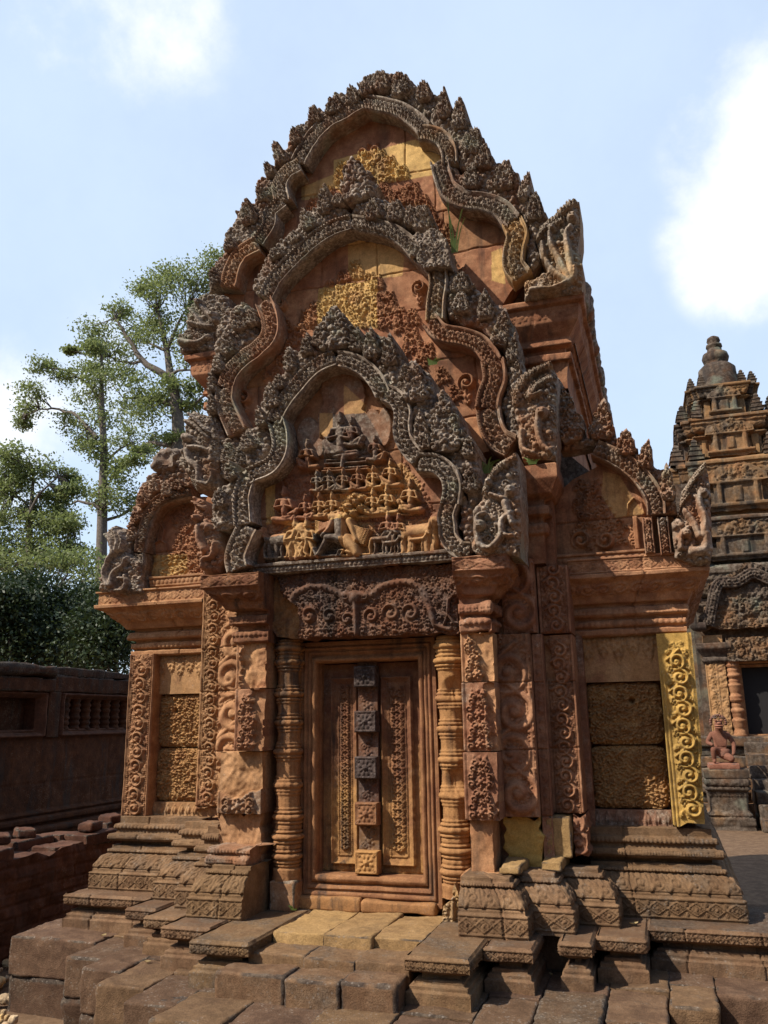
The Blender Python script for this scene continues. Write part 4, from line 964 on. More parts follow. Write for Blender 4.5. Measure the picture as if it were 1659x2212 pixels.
crests(ped, YM+.02, [('A', [(840, 915), (775, 840), (695, 780), (650, 875), (575, 915), (520, 1010), (450, 1065), (380, 1140), (345, 1210), (290, 1320), (330, 1370), (410, 1250), (510, 1150), (700, 985)]),
                     ('B', [(250, 180), (330, 60), (420, 20), (490, 60), (510, 230), (430, 290), (330, 360), (262, 450), (255, 700), (300, 830), (420, 850), (560, 780), (600, 900), (560, 980), (440, 1050), (300, 1080), (250, 1060), (190, 860), (205, 600), (215, 420), (250, 330)]),
                     ('A', [(840, 915), (850, 850), (1020, 830), (1140, 880), (1240, 860), (1300, 985), (1370, 1060), (1390, 1190), (1350, 1200), (1190, 1010), (960, 950)]), ('C', [(240, 605), (330, 605), (370, 680), (430, 720), (505, 765), (540, 850), (575, 950), (560, 1040), (515, 1010), (470, 940), (400, 880), (240, 830), (225, 700)]),
                     ('C', [(530, 1045), (600, 1035), (615, 1100), (560, 1200), (560, 1280), (500, 1260), (535, 1130)]), ('C', [(500, 1240), (600, 1230), (620, 1420), (560, 1440), (520, 1360)])], TM, cenM)
leaves(ped, YM-.03, [('A', (880, 830), (848, 602), 210), ('A', (690, 900), (688, 758), 90), ('A', (610, 990), (572, 890), 80), ('A', (760, 860), (770, 770), 80), ('A', (540, 1060), (505, 1000), 70), ('A', (960, 940), (950, 830), 110), ('A', (1080, 950), (1085, 840), 110), ('A', (1170, 970), (1165, 850), 90), ('A', (1230, 1000), (1240, 832), 120), ('A', (430, 1150), (400, 1070), 80),
                      ('C', (300, 700), (300, 600), 110), ('C', (300, 800), (290, 690), 110), ('C', (420, 830), (410, 690), 90), ('C', (490, 960), (512, 752), 100), ('C', (550, 1040), (560, 900), 70), ('C', (575, 1180), (580, 1030), 70), ('B', (400, 180), (390, 40), 110), ('B', (470, 150), (480, 40), 80), ('B', (330, 330), (330, 200), 110), ('B', (260, 440), (270, 330), 80), ('B', (225, 560), (220, 400), 60), ('B', (225, 680), (215, 540), 60),
                      ('B', (470, 900), (440, 780), 120), ('B', (420, 1000), (400, 880), 120), ('B', (540, 900), (520, 790), 90), ('B', (330, 980), (320, 860), 110)], TM, .22)
blk = pl('A', [(1200, 1010), (1390, 1010), (1400, 1200), (1240, 1200)], YM)
r = Rel(rough(pl('A', [(1190, 1010), (1300, 990), (1370, 1060), (1390, 1200), (1240, 1205), (1150, 1110)], YM-.06), .006, .03, 4), .0048, y=YM-.06); r.foliage(.045, .03, None, pi/2, 1, 2); r.wear(.016, 16, 2); r.tone(0, .3, .42); r.build('crest', MX, ped, .22, 'pale green lichened lump on the right shoulder')
naga(ped, 'C', [(560, 1280), (545, 1195), (590, 1115), (660, 1072), (742, 1038), (770, 1100), (765, 1265), (772, 1400), (765, 1522), (600, 1522), (575, 1400)],
     [([(572, 1260), (590, 1180), (640, 1120), (745, 1065)], -18, 1), ([(640, 1230), (680, 1170), (740, 1130)], -14, 1), ([(690, 1290), (680, 1370), (700, 1450), (740, 1490)], 26, 18), ([(600, 1390), (605, 1470), (660, 1500)], 22, 18), ([(700, 1200), (650, 1220), (640, 1190)], 14, 10)], YM-.04, (.1, -.1, .45), .2, heads=((700, 1300, 34),))
naga(ped, 'D', [(695, 945), (735, 850), (850, 895), (895, 1000), (905, 1350), (760, 1362), (700, 1250), (640, 1180), (675, 1060)],
     [([(725, 1120), (740, 1180), (790, 1230), (800, 1300)], 28, 18), ([(740, 1100), (790, 1095), (830, 1110)], 20, 12), ([(800, 1320), (860, 1330), (885, 1270), (860, 1220)], 22, 14), ([(700, 925), (770, 960), (840, 1030)], 16, 10), ([(740, 890), (800, 950), (850, 1000)], 14, 10), ([(700, 1030), (740, 1040)], 30, 26)], YM-.04, (.15, .1, .5), .2)

# ---------------- wing pediments (half gables on either side)
YW = .20
wp = np.vstack([pl('D', [(770, 1400), (620, 1440), (540, 1500), (490, 1600), (450, 1700), (430, 1800), (420, 1930), (460, 1985), (830, 1990), (960, 1800), (960, 1400)], YW+.07)])
def carve_wl(r):
    y = YW+.07
    P = pl('D', [(620, 1700), (660, 1600), (690, 1500), (740, 1480), (760, 1560), (800, 1750), (620, 1760)], y); r.foliage(.034, .03, P, pi/2, 1.1, 3); r.foliage(.03, .02, pl('D', [(600, 1520), (740, 1430), (740, 1560), (640, 1640)], y), pi/2, 1.0, 8)
    P = pl('D', [(545, 1775), (800, 1770), (830, 1930), (545, 1940)], y); r.foliage(.042, .03, P, pi/2, 1.0, 4); r.tone(.8, -.2, .55, pl('D', [(430, 1770), (720, 1770), (720, 1940), (430, 1940)], y))
    for p, q_, w in (((495, 1750), (510, 1700), 6), ((510, 1700), (545, 1675), 6), ((545, 1675), (580, 1700), 6), ((580, 1700), (590, 1745), 6), ((560, 1675), (572, 1610), 7), ((572, 1610), (540, 1560), 7)):
        a = pl('D', [p, q_], y); rr = pxw('D', p, w, y); r.cap(a[0], a[1], rr, rr, .02)
    P = pl('D', [(430, 1770), (520, 1770), (500, 1900), (440, 1900)], y); r.foliage(.03, .03, P, pi/2, 1.1, 9)
ped = tympanum(wp, YW+.07, 'half pediment over the left wing', carve_wl, (0, -.35, .55), [2.645], None)
TW = (.05, -.05, .5)
bands(ped, YW, [('D', [(740, 1370), (620, 1400), (530, 1450), (475, 1540), (445, 1640), (425, 1755)], 74), ('D', [(425, 1765), (420, 1850), (385, 1915)], 62, dict(T=(.3, 0, .5)))], TW)
cenW = pl('D', [(760, 1800)], YW)[0]
crests(ped, YW+.02, [('D', [(760, 1350), (640, 1385), (530, 1420), (470, 1500), (420, 1610), (385, 1750), (330, 1760), (350, 1650), (330, 1590), (370, 1510), (400, 1370), (480, 1260), (540, 1255), (660, 1180), (740, 1250)])], TW, cenW)
leaves(ped, YW-.03, [('D', (440, 1460), (425, 1340), 80), ('D', (510, 1380), (490, 1240), 75), ('D', (400, 1560), (370, 1480), 60), ('D', (370, 1680), (345, 1560), 60), ('D', (650, 1360), (670, 1270), 90), ('D', (590, 1400), (575, 1290), 80)], TW, .16)
V, Q, T_ = block_geo(*sorted((pl('D', [(520, 1240)], YW)[0][0], pl('D', [(655, 1240)], YW)[0][0])), YW-.06, YW+.16, pl('D', [(590, 1240)], YW)[0][1], pl('D', [(590, 1112)], YW)[0][1], r=.03, res=.010, amp=.020, seed=4, f=22)
mk('crest_stone', V, Q, MX, ped, (0, .1, .15))
naga(ped, 'D', [(150, 1995), (158, 1880), (235, 1765), (180, 1640), (245, 1580), (312, 1600), (352, 1680), (335, 1760), (412, 1800), (425, 2010), (250, 2030)],
     [([(230, 1965), (205, 1900), (215, 1830), (255, 1740)], 22, 16), ([(245, 1960), (260, 1890), (320, 1840), (345, 1790)], 26, 14), ([(260, 1760), (250, 1690), (215, 1650)], 22, 16), ([(280, 1740), (290, 1680), (265, 1610)], 22, 14), ([(310, 1740), (320, 1690), (300, 1630)], 16, 12), ([(280, 2000), (330, 1990), (340, 1930), (300, 1920)], 16, 12)], YW-.05, (.1, .15, .62), .2)
moulding('ledge', [(pl('D', [(465, 1945)], YW)[0][0], YW+.03), (-.80, YW+.03)], [(0, 2.42), (.02, 2.43), (.02, 2.445, 'bead'), (.02, 2.472), (.03, 2.475), (.03, 2.487), (-.1, 2.49)], MC, ped, .0045, .008, (.2, -.1, .5))
wr = np.vstack([pl('C', [(850, 1620), (1000, 1540), (1120, 1590), (1200, 1680), (1250, 1760), (1345, 1800), (1345, 2010), (700, 2010), (760, 1700)], YW+.07)])
def carve_wr(r):
    y = YW+.07
    P = pl('C', [(850, 1640), (960, 1620), (1010, 1740), (1060, 1810), (860, 1830)], y); r.foliage(.038, .03, P, pi/2, 1.1, 3)
    P = pl('C', [(840, 1840), (1130, 1830), (1170, 1950), (840, 1975)], y); r.foliage(.04, .026, P, pi/2, 1.0, 4)
    for cx in (890, 1010): Q_ = pl('C', [(cx, 1920)], y)[0]; r.curl(Q_[0], Q_[1], pxw('C', (cx, 1920), 52, y), .04, 1 if cx < 950 else -1, 0)
    for p, q_, w in (((1118, 1790), (1120, 1745), 6), ((1120, 1745), (1150, 1712), 6), ((1150, 1712), (1185, 1735), 6), ((1185, 1735), (1200, 1790), 6)):
        a = pl('C', [p, q_], y); rr = pxw('C', p, w, y); r.cap(a[0], a[1], rr, rr, .02)
    r.tone(.55, -.4, .62, pl('C', [(1000, 1580), (1080, 1600), (1150, 1720), (1210, 1790), (1060, 1810), (990, 1700)], y))
    r.rect(*[v for v in (pl('C', [(1150, 1900)], y)[0][0], pl('C', [(1172, 1900)], y)[0][0])], 2.45, 2.62, .03)
ped = tympanum(wr, YW+.07, 'half pediment over the right wing', carve_wr, (0, -.25, .5), [2.615], None)
bands(ped, YW, [('C', [(960, 1470), (1060, 1515), (1150, 1575), (1215, 1645), (1255, 1720), (1262, 1795)], 96), ('C', [(1215, 1810), (1222, 1900), (1232, 1985)], 52, dict(T=(0, -.3, .45))), ('C', [(1290, 1810), (1300, 1900), (1310, 1990)], 56, dict(T=(0, -.1, .5)))], TW)
cenW = pl('C', [(850, 1900)], YW)[0]
crests(ped, YW+.02, [('C', [(790, 1480), (800, 1390), (930, 1420), (1000, 1380), (1100, 1440), (1180, 1500), (1240, 1545), (1300, 1570), (1345, 1640), (1365, 1790), (1310, 1795), (1290, 1680), (1220, 1590), (1120, 1510), (1000, 1455)])], TW, cenW)
leaves(ped, YW-.03, [('C', (850, 1430), (796, 1128), 150), ('C', (985, 1420), (996, 1203), 130), ('C', (1105, 1500), (1115, 1340), 110), ('C', (1195, 1560), (1228, 1420), 90), ('C', (1320, 1720), (1310, 1560), 80)], TW, .16)
naga(ped, 'C', [(1335, 1830), (1370, 1800), (1385, 1680), (1425, 1615), (1500, 1525), (1520, 1620), (1528, 1700), (1530, 1800), (1540, 1960), (1530, 2020), (1480, 2040), (1350, 2000)],
     [([(1470, 1900), (1440, 1830), (1400, 1780)], 30, 18), ([(1490, 1900), (1500, 1820), (1470, 1740), (1480, 1680)], 34, 18), ([(1395, 1700), (1440, 1630), (1505, 1555)], -15, 1), ([(1360, 1800), (1385, 1740), (1420, 1700)], -12, 1), ([(1440, 1980), (1500, 1960), (1505, 1890)], 36, 34), ([(1380, 1960), (1385, 1890), (1420, 1860)], 18, 16)], YW-.05, (.15, .05, .58), .2, heads=((1495, 1690, 24), (1410, 1890, 26)))
moulding('ledge', [(.78, YW+.03), (pl('C', [(1225, 1990)], YW)[0][0], YW+.03)], [(0, 2.37), (.02, 2.38), (.02, 2.395, 'bead'), (.02, 2.425), (.03, 2.428), (.03, 2.44), (-.1, 2.445)], MC, ped, .0045, .008, (.1, -.3, .48))

# ---------------- front pediment with the carved scene
YF = -.22
fp = np.vstack([pl('B', [(985, 370), (830, 465), (730, 620), (650, 760), (640, 1000), (480, 1070), (420, 1200), (440, 1400), (410, 1610)], YF+.09), pl('B', [(1720, 1560)], YF+.09), pl('C', [(330, 1960), (260, 1800), (250, 1640), (170, 1545), (60, 1520)], YF+.09), pl('B', [(1440, 880), (1370, 650), (1250, 540), (1120, 425)], YF+.09)])
def figure(r, c, x, y_, s, yy, kind='sit', T=None, fl=1):
    """small seated or standing carved figure; (x, y_) base in crop px, s height"""
    s = s*1.1
    k = lambda a, b: pl(c, [(x+a*s*fl, y_-b*s)], yy)[0]
    w = lambda f: pxw(c, (x, y_), f*s, yy)
    def lim(pts, r0, r1, h=.045, o=.012):
        P = [k(*p) for p in pts]
        for i in range(len(P)-1):
            f0, f1 = i/(len(P)-1), (i+1)/(len(P)-1); r.cap(P[i], P[i+1], w(r0+(r1-r0)*f0), w(r0+(r1-r0)*f1), h, o)
    if kind == 'sit':
        lim([(-.30, .10), (.0, .07), (.30, .12)], .10, .08, .04); lim([(.05, .14), (.34, .34), (.22, .08)], .10, .07, .045)
        b, hh = .16, .78
    else:
        lim([(-.08, .42), (-.16, .22), (-.12, .02)], .085, .05); lim([(.08, .42), (.20, .24), (.12, .02)], .085, .05); b, hh = .42, .84
    lim([(0, b), (0, b+.12)], .13, .10, .045); lim([(0, b+.12), (0, hh-.20)], .10, .16, .05); lim([(-.13, hh-.17), (.13, hh-.17)], .07, .07, .05)
    lim([(-.17, hh-.19), (-.24, hh-.38), (-.03, hh-.34)], .055, .04, .055); lim([(.17, hh-.19), (.25, hh-.38), (.05, hh-.32)], .055, .04, .055)
    lim([(0, hh-.12), (0, hh-.04)], .055, .055, .045); lim([(0, hh), (0, hh+.04)], .095, .085, .055); lim([(0, hh+.09), (0, hh+.20)], .085, .025, .05)
    lim([(-.04, hh+.02), (-.04, hh+.02)], .018, .018, .062); lim([(.04, hh+.02), (.04, hh+.02)], .018, .018, .062); lim([(-.03, hh-.045), (.03, hh-.045)], .015, .015, .064)
def animal(r, c, x, y_, s, yy, fl=1, trunk=False):
    k = lambda a, b: pl(c, [(x+a*s*fl, y_-b*s)], yy)[0]; w = lambda f: pxw(c, (x, y_), f*s, yy)
    def lim(pts, r0, r1, h=.045, o=.01):
        P = [k(*p) for p in pts]
        for i in range(len(P)-1): r.cap(P[i], P[i+1], w(r0+(r1-r0)*i/(len(P)-1)), w(r0+(r1-r0)*(i+1)/(len(P)-1)), h, o)
    g = .21 if trunk else .13
    lim([(-.35, .55), (0, .58), (.28, .62)], g, g*1.05, .05)
    for a, d in ((-.42, -.05), (-.28, .05), (.22, -.04), (.34, .06)): lim([(a, .5), (a+d, .26), (a+d*.3, .03)], .09 if not trunk else .12, .05 if not trunk else .1, .04)
    lim([(.30, .66), (.46, .86)], g*.8, g*.75, .05); lim([(.48, .90), (.60, .82)], .13 if not trunk else .22, .09, .06); lim([(-.5, .6), (-.62, .35)], .03, .02, .03)
    lim([(.42, .98), (.40, 1.08)], .05, .03, .05)
    if trunk: lim([(.62, .8), (.70, .5), (.64, .2), (.72, .1)], .09, .05, .055); lim([(.36, .84), (.30, .66)], .12, .08, .065)
def carve_front(r):
    y = YF+.09
    z = lambda c, x0, x1, yy: (pl(c, [(x0, yy)], y)[0], pl(c, [(x1, yy)], y)[0])
    # stepped mountain behind the figures, with little friezes
    for x0, x1, ya, yb, h in ((460, 930, 270, 285, .03), (460, 930, 90, 105, .024), (120, 1170, 480, 500, .034), (900, 1180, 230, 250, .03), (60, 1480, 790, 815, .045), (480, 1260, 455, 475, .028), (250, 480, 500, 530, .03)):
        a, b = pl('P', [(x0, (ya+yb)/2), (x1, (ya+yb)/2-(x1-x0)*.035)], y); rr = pxw('P', (x0, ya), (yb-ya)*.55, y); r.cap(a, b, rr, rr, h)
        for t in np.linspace(0, 1, int((x1-x0)/22)): p = a+(b-a)*t; r.cap(p-[0, rr*1.6], p-[0, rr*1.6], rr*.75, rr*.75, h*.7)
    r.foliage(.017, .016, pl('P', [(60, 500), (200, 120), (470, 90), (930, 60), (1200, 0), (1340, 180), (1480, 480), (1490, 770), (60, 820)], y), pi/2, 1.1, 12)
    g = np.random.default_rng(3)
    for k in range(9):
        yy = 540+k*26
        a, b = pl('P', [(480, yy+6), (1250, yy-24)], y); r.cap(a, b, .0035, .0035, .010)
    # trees behind the upper couple
    for cx, cy, rx, ry in ((1010, 560, 120, 150), (940, 740, 70, 110), (1085, 590, 70, 110), (815, 830, 70, 100), (1200, 800, 60, 120), (1100, 770, 80, 100), (1270, 780, 40, 110), (860, 900, 50, 60)):
        P = pl('B', [(cx+rx*cos(t), cy+ry*sin(t)*(1 if sin(t) > 0 else 1.15)) for t in np.linspace(0, 6.28, 28)], y)
        m = inpoly(r.u[None]+0*r.B, r.v[:, None]+0*r.B, P); r.M[m] = np.maximum(r.M[m], .022); r.tone(.05, .12, .32, P)
        c0 = pl('B', [(cx, cy)], y)[0]; r.foliage(.026, .042, P, lambda u, v: atan2(v-c0[1]+.05, u-c0[0]), 1.1, cx)
    # upper couple on their throne
    for k, (yy, h) in enumerate(((965, .03), (990, .04), (1015, .03), (1035, .045))):
        a, b = pl('B', [(925-k*6, yy+10), (1150+k*10, yy-6)], y); r.cap(a, b, .007, .007, h)
    figure(r, 'B', 1015, 965, 250, y, 'sit', fl=-1); figure(r, 'B', 1085, 900, 165, y, 'sit')
    a = pl('B', [(930, 910), (990, 870), (1030, 960), (1020, 1020)], y); r.cap(a[0], a[1], .014, .02, .05); r.cap(a[2], a[3], .018, .012, .05)
    figure(r, 'B', 820, 1035, 165, y, 'sit', fl=-1); figure(r, 'B', 1225, 990, 145, y, 'sit')
    for x, yb, s in ((505, 268, 170), (600, 262, 175), (715, 258, 180), (838, 250, 185), (965, 235, 175), (1105, 222, 215), (405, 488, 190), (520, 478, 195), (625, 470, 190), (960, 455, 205), (1075, 448, 225)): figure(r, 'P', x, yb, s, y, 'sit', fl=1 if x < 700 else -1)
    figure(r, 'P', 230, 510, 270, y, 'sit'); figure(r, 'P', 1265, 430, 255, y, 'sit', fl=-1)
    # the many-headed figure straining under the mountain
    def lim(pts, r0, r1, h, o=.012):
        P = pl('P', pts, y); n = len(P)-1
        for i in range(n): r.cap(P[i], P[i+1], pxw('P', pts[0], r0+(r1-r0)*i/n, y), pxw('P', pts[0], r0+(r1-r0)*(i+1)/n, y), h, o)
    for hx, hy, hr in ((757, 395, 50), (828, 350, 40), (790, 330, 34), (870, 320, 34), (820, 300, 26), (860, 400, 34), (800, 440, 34)):
        lim([(hx, hy), (hx+2, hy)], hr, hr, .07); lim([(hx-hr*.35, hy-hr*.15), (hx-hr*.35, hy-hr*.15)], hr*.18, hr*.18, .088); lim([(hx+hr*.3, hy-hr*.15), (hx+hr*.3, hy-hr*.15)], hr*.18, hr*.18, .088); lim([(hx-hr*.25, hy+hr*.45), (hx+hr*.25, hy+hr*.42)], hr*.14, hr*.14, .088)
        for t in np.linspace(-1, 1, 7): lim([(hx+hr*sin(t), hy-hr*cos(t))]*2, hr*.2, hr*.2, .06)
    lim([(620, 470), (740, 465)], 34, 40, .06); lim([(690, 480), (695, 570), (700, 640)], 62, 52, .065); lim([(640, 490), (610, 560), (550, 625)], 34, 22, .06); lim([(770, 500), (800, 580), (830, 660)], 36, 24, .06)
    lim([(700, 650), (590, 640)], 46, 36, .07); lim([(590, 640), (555, 710), (515, 780)], 34, 20, .06); lim([(740, 660), (800, 720), (830, 770)], 62, 36, .07); lim([(830, 770), (740, 750)], 24, 16, .05); lim([(480, 730), (505, 790)], 18, 18, .06)
    for k in range(10):
        lim([(620-k*4, 500+k*6), (560-k*6, 520+k*9), (490, 500+k*14)], 9, 7, .045); lim([(810+k*3, 540+k*12), (860, 560+k*14), (940-k*5, 575+k*13)], 9, 7, .045)
    lim([(660, 790), (680, 740), (720, 735), (690, 780)], 12, 8, .04)
    for x, yb, s, f, tr in ((1030, 770, 210, 1, 0), (1110, 765, 150, 1, 0), (1340, 755, 300, 1, 1), (1330, 750, 170, 1, 0), (230, 810, 270, 1, 1), (150, 800, 230, -1, 0)): animal(r, 'P', x, yb, s, y, f, tr)
    for x, yb, s, f in ((320, 800, 285, 1), (415, 800, 285, -1), (1085, 700, 240, -1), (1170, 690, 220, 1)): figure(r, 'P', x, yb, s, y, 'stand', fl=f)
    # colours of the stones themselves
    for c, poly, o, p, b in (('P', [(640, 430), (760, 480), (640, 500), (600, 490)], 1, -.6, .8), ('P', [(690, 280), (920, 280), (920, 480), (740, 500), (690, 420)], .6, -.5, .62), ('P', [(910, 60), (1180, 0), (1340, 180), (1340, 440), (910, 470)], .5, -.4, .6), ('P', [(470, 270), (690, 270), (690, 480), (470, 500)], .4, -.1, .5),
                             ('P', [(200, 500), (520, 500), (520, 790), (200, 800)], .5, -.3, .55), ('P', [(700, 500), (960, 500), (960, 790), (700, 790)], .4, -.3, .58), ('P', [(1180, 480), (1490, 470), (1490, 760), (1180, 780)], .4, -.5, .62), ('P', [(40, 210), (120, 130), (130, 500), (60, 520)], .9, -.4, .55), ('P', [(140, 140), (460, 120), (460, 480), (150, 510)], 0, -.5, .55),
                             ('P', [(480, 610), (700, 590), (700, 790), (480, 790)], .1, .42, .3), ('P', [(650, 490), (715, 490), (715, 640), (650, 640)], .1, .45, .4), ('P', [(960, 580), (1200, 580), (1190, 780), (950, 780)], .2, .3, .38), ('P', [(60, 640), (230, 620), (230, 820), (60, 830)], .1, .4, .2), ('P', [(470, 100), (760, 90), (760, 260), (470, 270)], .35, .3, .38),
                             ('B', [(930, 700), (1160, 690), (1260, 860), (1240, 980), (1100, 1030), (900, 1000), (900, 900)], 0, .3, .3), ('B', [(1030, 520), (1160, 640), (1150, 690), (1030, 700)], .5, -.4, .6), ('B', [(880, 690), (960, 690), (960, 830), (880, 830)], .5, -.3, .55)): r.tone(o, p, b, pl(c, poly, y))
ped = tympanum(fp, YF+.09, 'front pediment with rows of small carved figures', carve_front, (0, -.15, .42), [2.68, 2.98], [[-.1, .35], [-.3, .2], []], res=.0038, mat=MC)
TFT = (0, .22, .5)
bands(ped, YF, [('B', [(975, 362), (880, 402), (800, 468), (733, 548), (680, 615), (635, 690), (612, 745)], 104), ('B', [(978, 362), (1080, 382), (1165, 430), (1225, 500), (1262, 575)], 104), ('B', [(1275, 565), (1345, 605), (1380, 680), (1375, 770), (1388, 850), (1435, 920), (1475, 955)], 112, dict(T=(0, .3, .55))),
                ('B', [(618, 735), (640, 800), (648, 880), (632, 950), (585, 1010), (510, 1045), (455, 1072)], 108, dict(T=(0, .35, .58))), ('B', [(450, 1075), (425, 1150), (415, 1220), (418, 1290), (425, 1358)], 112, dict(T=(.25, .25, .58))), ('B', [(452, 1370), (425, 1430), (393, 1500), (378, 1570), (390, 1625)], 138, dict(T=(.2, .1, .55))),
                ('C', [(95, 1540), (180, 1548), (238, 1592), (262, 1660), (252, 1745)], 100, dict(T=(0, .3, .58))), ('C', [(250, 1738), (232, 1800), (236, 1850), (245, 1910), (290, 1965), (345, 1975)], 92, dict(T=(.2, .2, .6)))], TFT, depth=.14)
cenF = pl('B', [(960, 900)], YF)[0]
crests(ped, YF+.02, [('B', [(965, 312), (870, 290), (805, 200), (765, 320), (690, 290), (690, 400), (640, 485), (565, 500), (520, 640), (505, 760), (430, 790), (410, 900), (440, 1000), (300, 1120), (235, 1180), (230, 1390), (300, 1390), (370, 1350), (380, 1150), (440, 1060), (540, 1010), (580, 900), (570, 740), (660, 600), (790, 440)]),
                     ('B', [(965, 312), (1090, 300), (1180, 185), (1300, 245), (1390, 385), (1450, 370), (1540, 450), (1580, 620), (1650, 760), (1580, 920), (1490, 930), (1440, 840), (1430, 660), (1290, 520), (1160, 370)]), ('C', [(100, 1320), (215, 1180), (290, 1290), (350, 1440), (385, 1510), (410, 1700), (350, 1780), (310, 1600), (250, 1520), (120, 1500), (80, 1440)]), ('C', [(290, 1700), (370, 1740), (380, 1960), (340, 2000), (300, 1960), (310, 1880)])], TFT, cenF, .052, .2)
leaves(ped, YF-.03, [('B', (965, 300), (958, -36), 230), ('B', (800, 330), (803, 172), 90), ('B', (860, 280), (870, 160), 80), ('B', (695, 430), (680, 266), 80), ('B', (595, 650), (572, 478), 110), ('B', (640, 540), (620, 410), 80), ('B', (530, 760), (520, 640), 80), ('B', (450, 900), (432, 775), 100), ('B', (350, 1080), (330, 970), 90), ('B', (280, 1250), (260, 1140), 90), ('B', (1090, 310), (1100, 150), 90), ('B', (1185, 350), (1190, 140), 110), ('B', (1300, 390), (1290, 200), 120), ('B', (1395, 470), (1385, 350), 70), ('B', (1450, 610), (1450, 345), 170),
                      ('B', (1510, 900), (1510, 760), 90), ('C', (230, 1480), (218, 1158), 190), ('C', (110, 1440), (105, 1260), 90), ('C', (340, 1510), (345, 1390), 80), ('C', (350, 1680), (350, 1560), 100)], TFT, .26)
naga(ped, 'C', [(355, 1770), (400, 1720), (420, 1620), (460, 1560), (575, 1488), (582, 1600), (592, 1760), (592, 2005), (545, 1988), (400, 1998), (350, 1960)],
     [([(545, 1790), (505, 1830), (500, 1900), (450, 1960), (400, 1945), (375, 1880)], 24, 22), ([(380, 1870), (385, 1810), (420, 1790)], 26, 14), ([(520, 1740), (540, 1800), (555, 1840)], 26, 18), ([(425, 1690), (450, 1620), (500, 1560), (565, 1515)], -17, 1), ([(450, 1700), (520, 1720)], 16, 16), ([(500, 1880), (530, 1900), (560, 1900)], 16, 10)], YF-.05, (.15, .0, .58), .25, heads=((545, 1680, 30), (440, 1640, 20), (400, 1850, 30)))
naga(ped, 'D', [(735, 1392), (800, 1415), (870, 1560), (905, 1600), (935, 1790), (905, 1880), (800, 1885), (770, 1760), (755, 1560)],
     [([(800, 1600), (800, 1680), (830, 1740)], 30, 24), ([(830, 1590), (860, 1590), (840, 1610)], 26, 18), ([(790, 1600), (770, 1650)], 14, 12), ([(900, 1700), (880, 1780), (830, 1800), (820, 1850)], 20, 18), ([(760, 1440), (820, 1480)], 10, 8)], YF+.02, (.0, -.25, .58), .2, heads=((785, 1545, 26),))
zl = 2.385
moulding('ledge', [(-.70, .05), (-.70, YF+.06), (.50, YF+.06), (.50, .05)], [(-.05, zl), (0, zl+.002), (.0, zl+.012, 'bead'), (.002, zl+.034), (.018, zl+.036), (.02, zl+.050), (-.08, zl+.054)], MC, ped, .0042, .010, (.1, .35, .4), .45, 3)

# ================================================================== PLINTH AND TERRACE
plinth = thing('moulded_plinth', 'stepped plinth of dark moulded stone blocks under the carved shrine', 'plinth')
PLP = [(0, .59), (0, .655), (-.012, .66), (-.012, .674), (-.028, .678), (-.028, .692), (-.052, .695), (-.052, .712), (-.03, .715), (-.012, .722), (0, .726, 'diamond'), (0, .768), (-.008, .777)]
def plinth_block(x0, x1, yf, yb, seed, dz=0., broken=0., T=(0, .05, .5)):
    w = .006+broken
    plan = [(x0, yb), (x0, yf), (x1, yf), (x1, yb)]
    pf = [(p[0], p[1]+(dz if i > 8 else 0))+tuple(p[2:]) for i, p in enumerate(PLP)]
    o = moulding('plinth_block', plan, pf, MT['base'], plinth, .0042, .011, T, 0 if x1-x0 < .3 else .3, seed, .002)
    zt = .7765+dz; e = .008
    nx, ny = max(3, int((x1-x0)/.02)), max(3, int((yb-yf)/.02)); X, Y = np.meshgrid(np.linspace(x0+e, x1-e, nx), np.linspace(yf+e, yb, ny))
    V = np.stack([X.ravel(), Y.ravel(), np.full(X.size, zt)], 1); V[:, 2] += .003*n3(V, 14)+.0015*n3(V, 50)-.003; I = np.arange(nx*ny).reshape(ny, nx)
    mk('top_face', V, np.stack([I[:-1, :-1], I[:-1, 1:], I[1:, 1:], I[1:, :-1]], -1).reshape(-1, 4), MT['base'], o, (T[0], T[1]+.1, T[2]))
plinth_block(-1.775, -1.245, .02, .5, 1, .000); plinth_block(-1.24, -1.07, -.20, .4, 2, .002); plinth_block(-1.055, -.862, -.32, .2, 3, -.002, T=(.05, 0, .55)); plinth_block(-.855, -.615, -.485, .1, 4, .003)
plinth_block(-.610, -.340, -.66, 0, 5, .0, T=(.15, .1, .5)); plinth_block(.325, .575, -.675, -.1, 6, .001, T=(.1, .1, .5)); plinth_block(.582, .776, -.455, .1, 7, -.003); plinth_block(.864, .990, -.335, .1, 8, .003, T=(0, .1, .42)); plinth_block(.995, 1.195, -.195, .2, 9, -.001)
plinth_block(1.199, 1.85, .005, .6, 10, .002, T=(0, .15, .45))
block('plinth_block', MT['base'], plinth, .70, .90, -.10, .2, .6, .768, seed=4, T=(0, .2, .3))
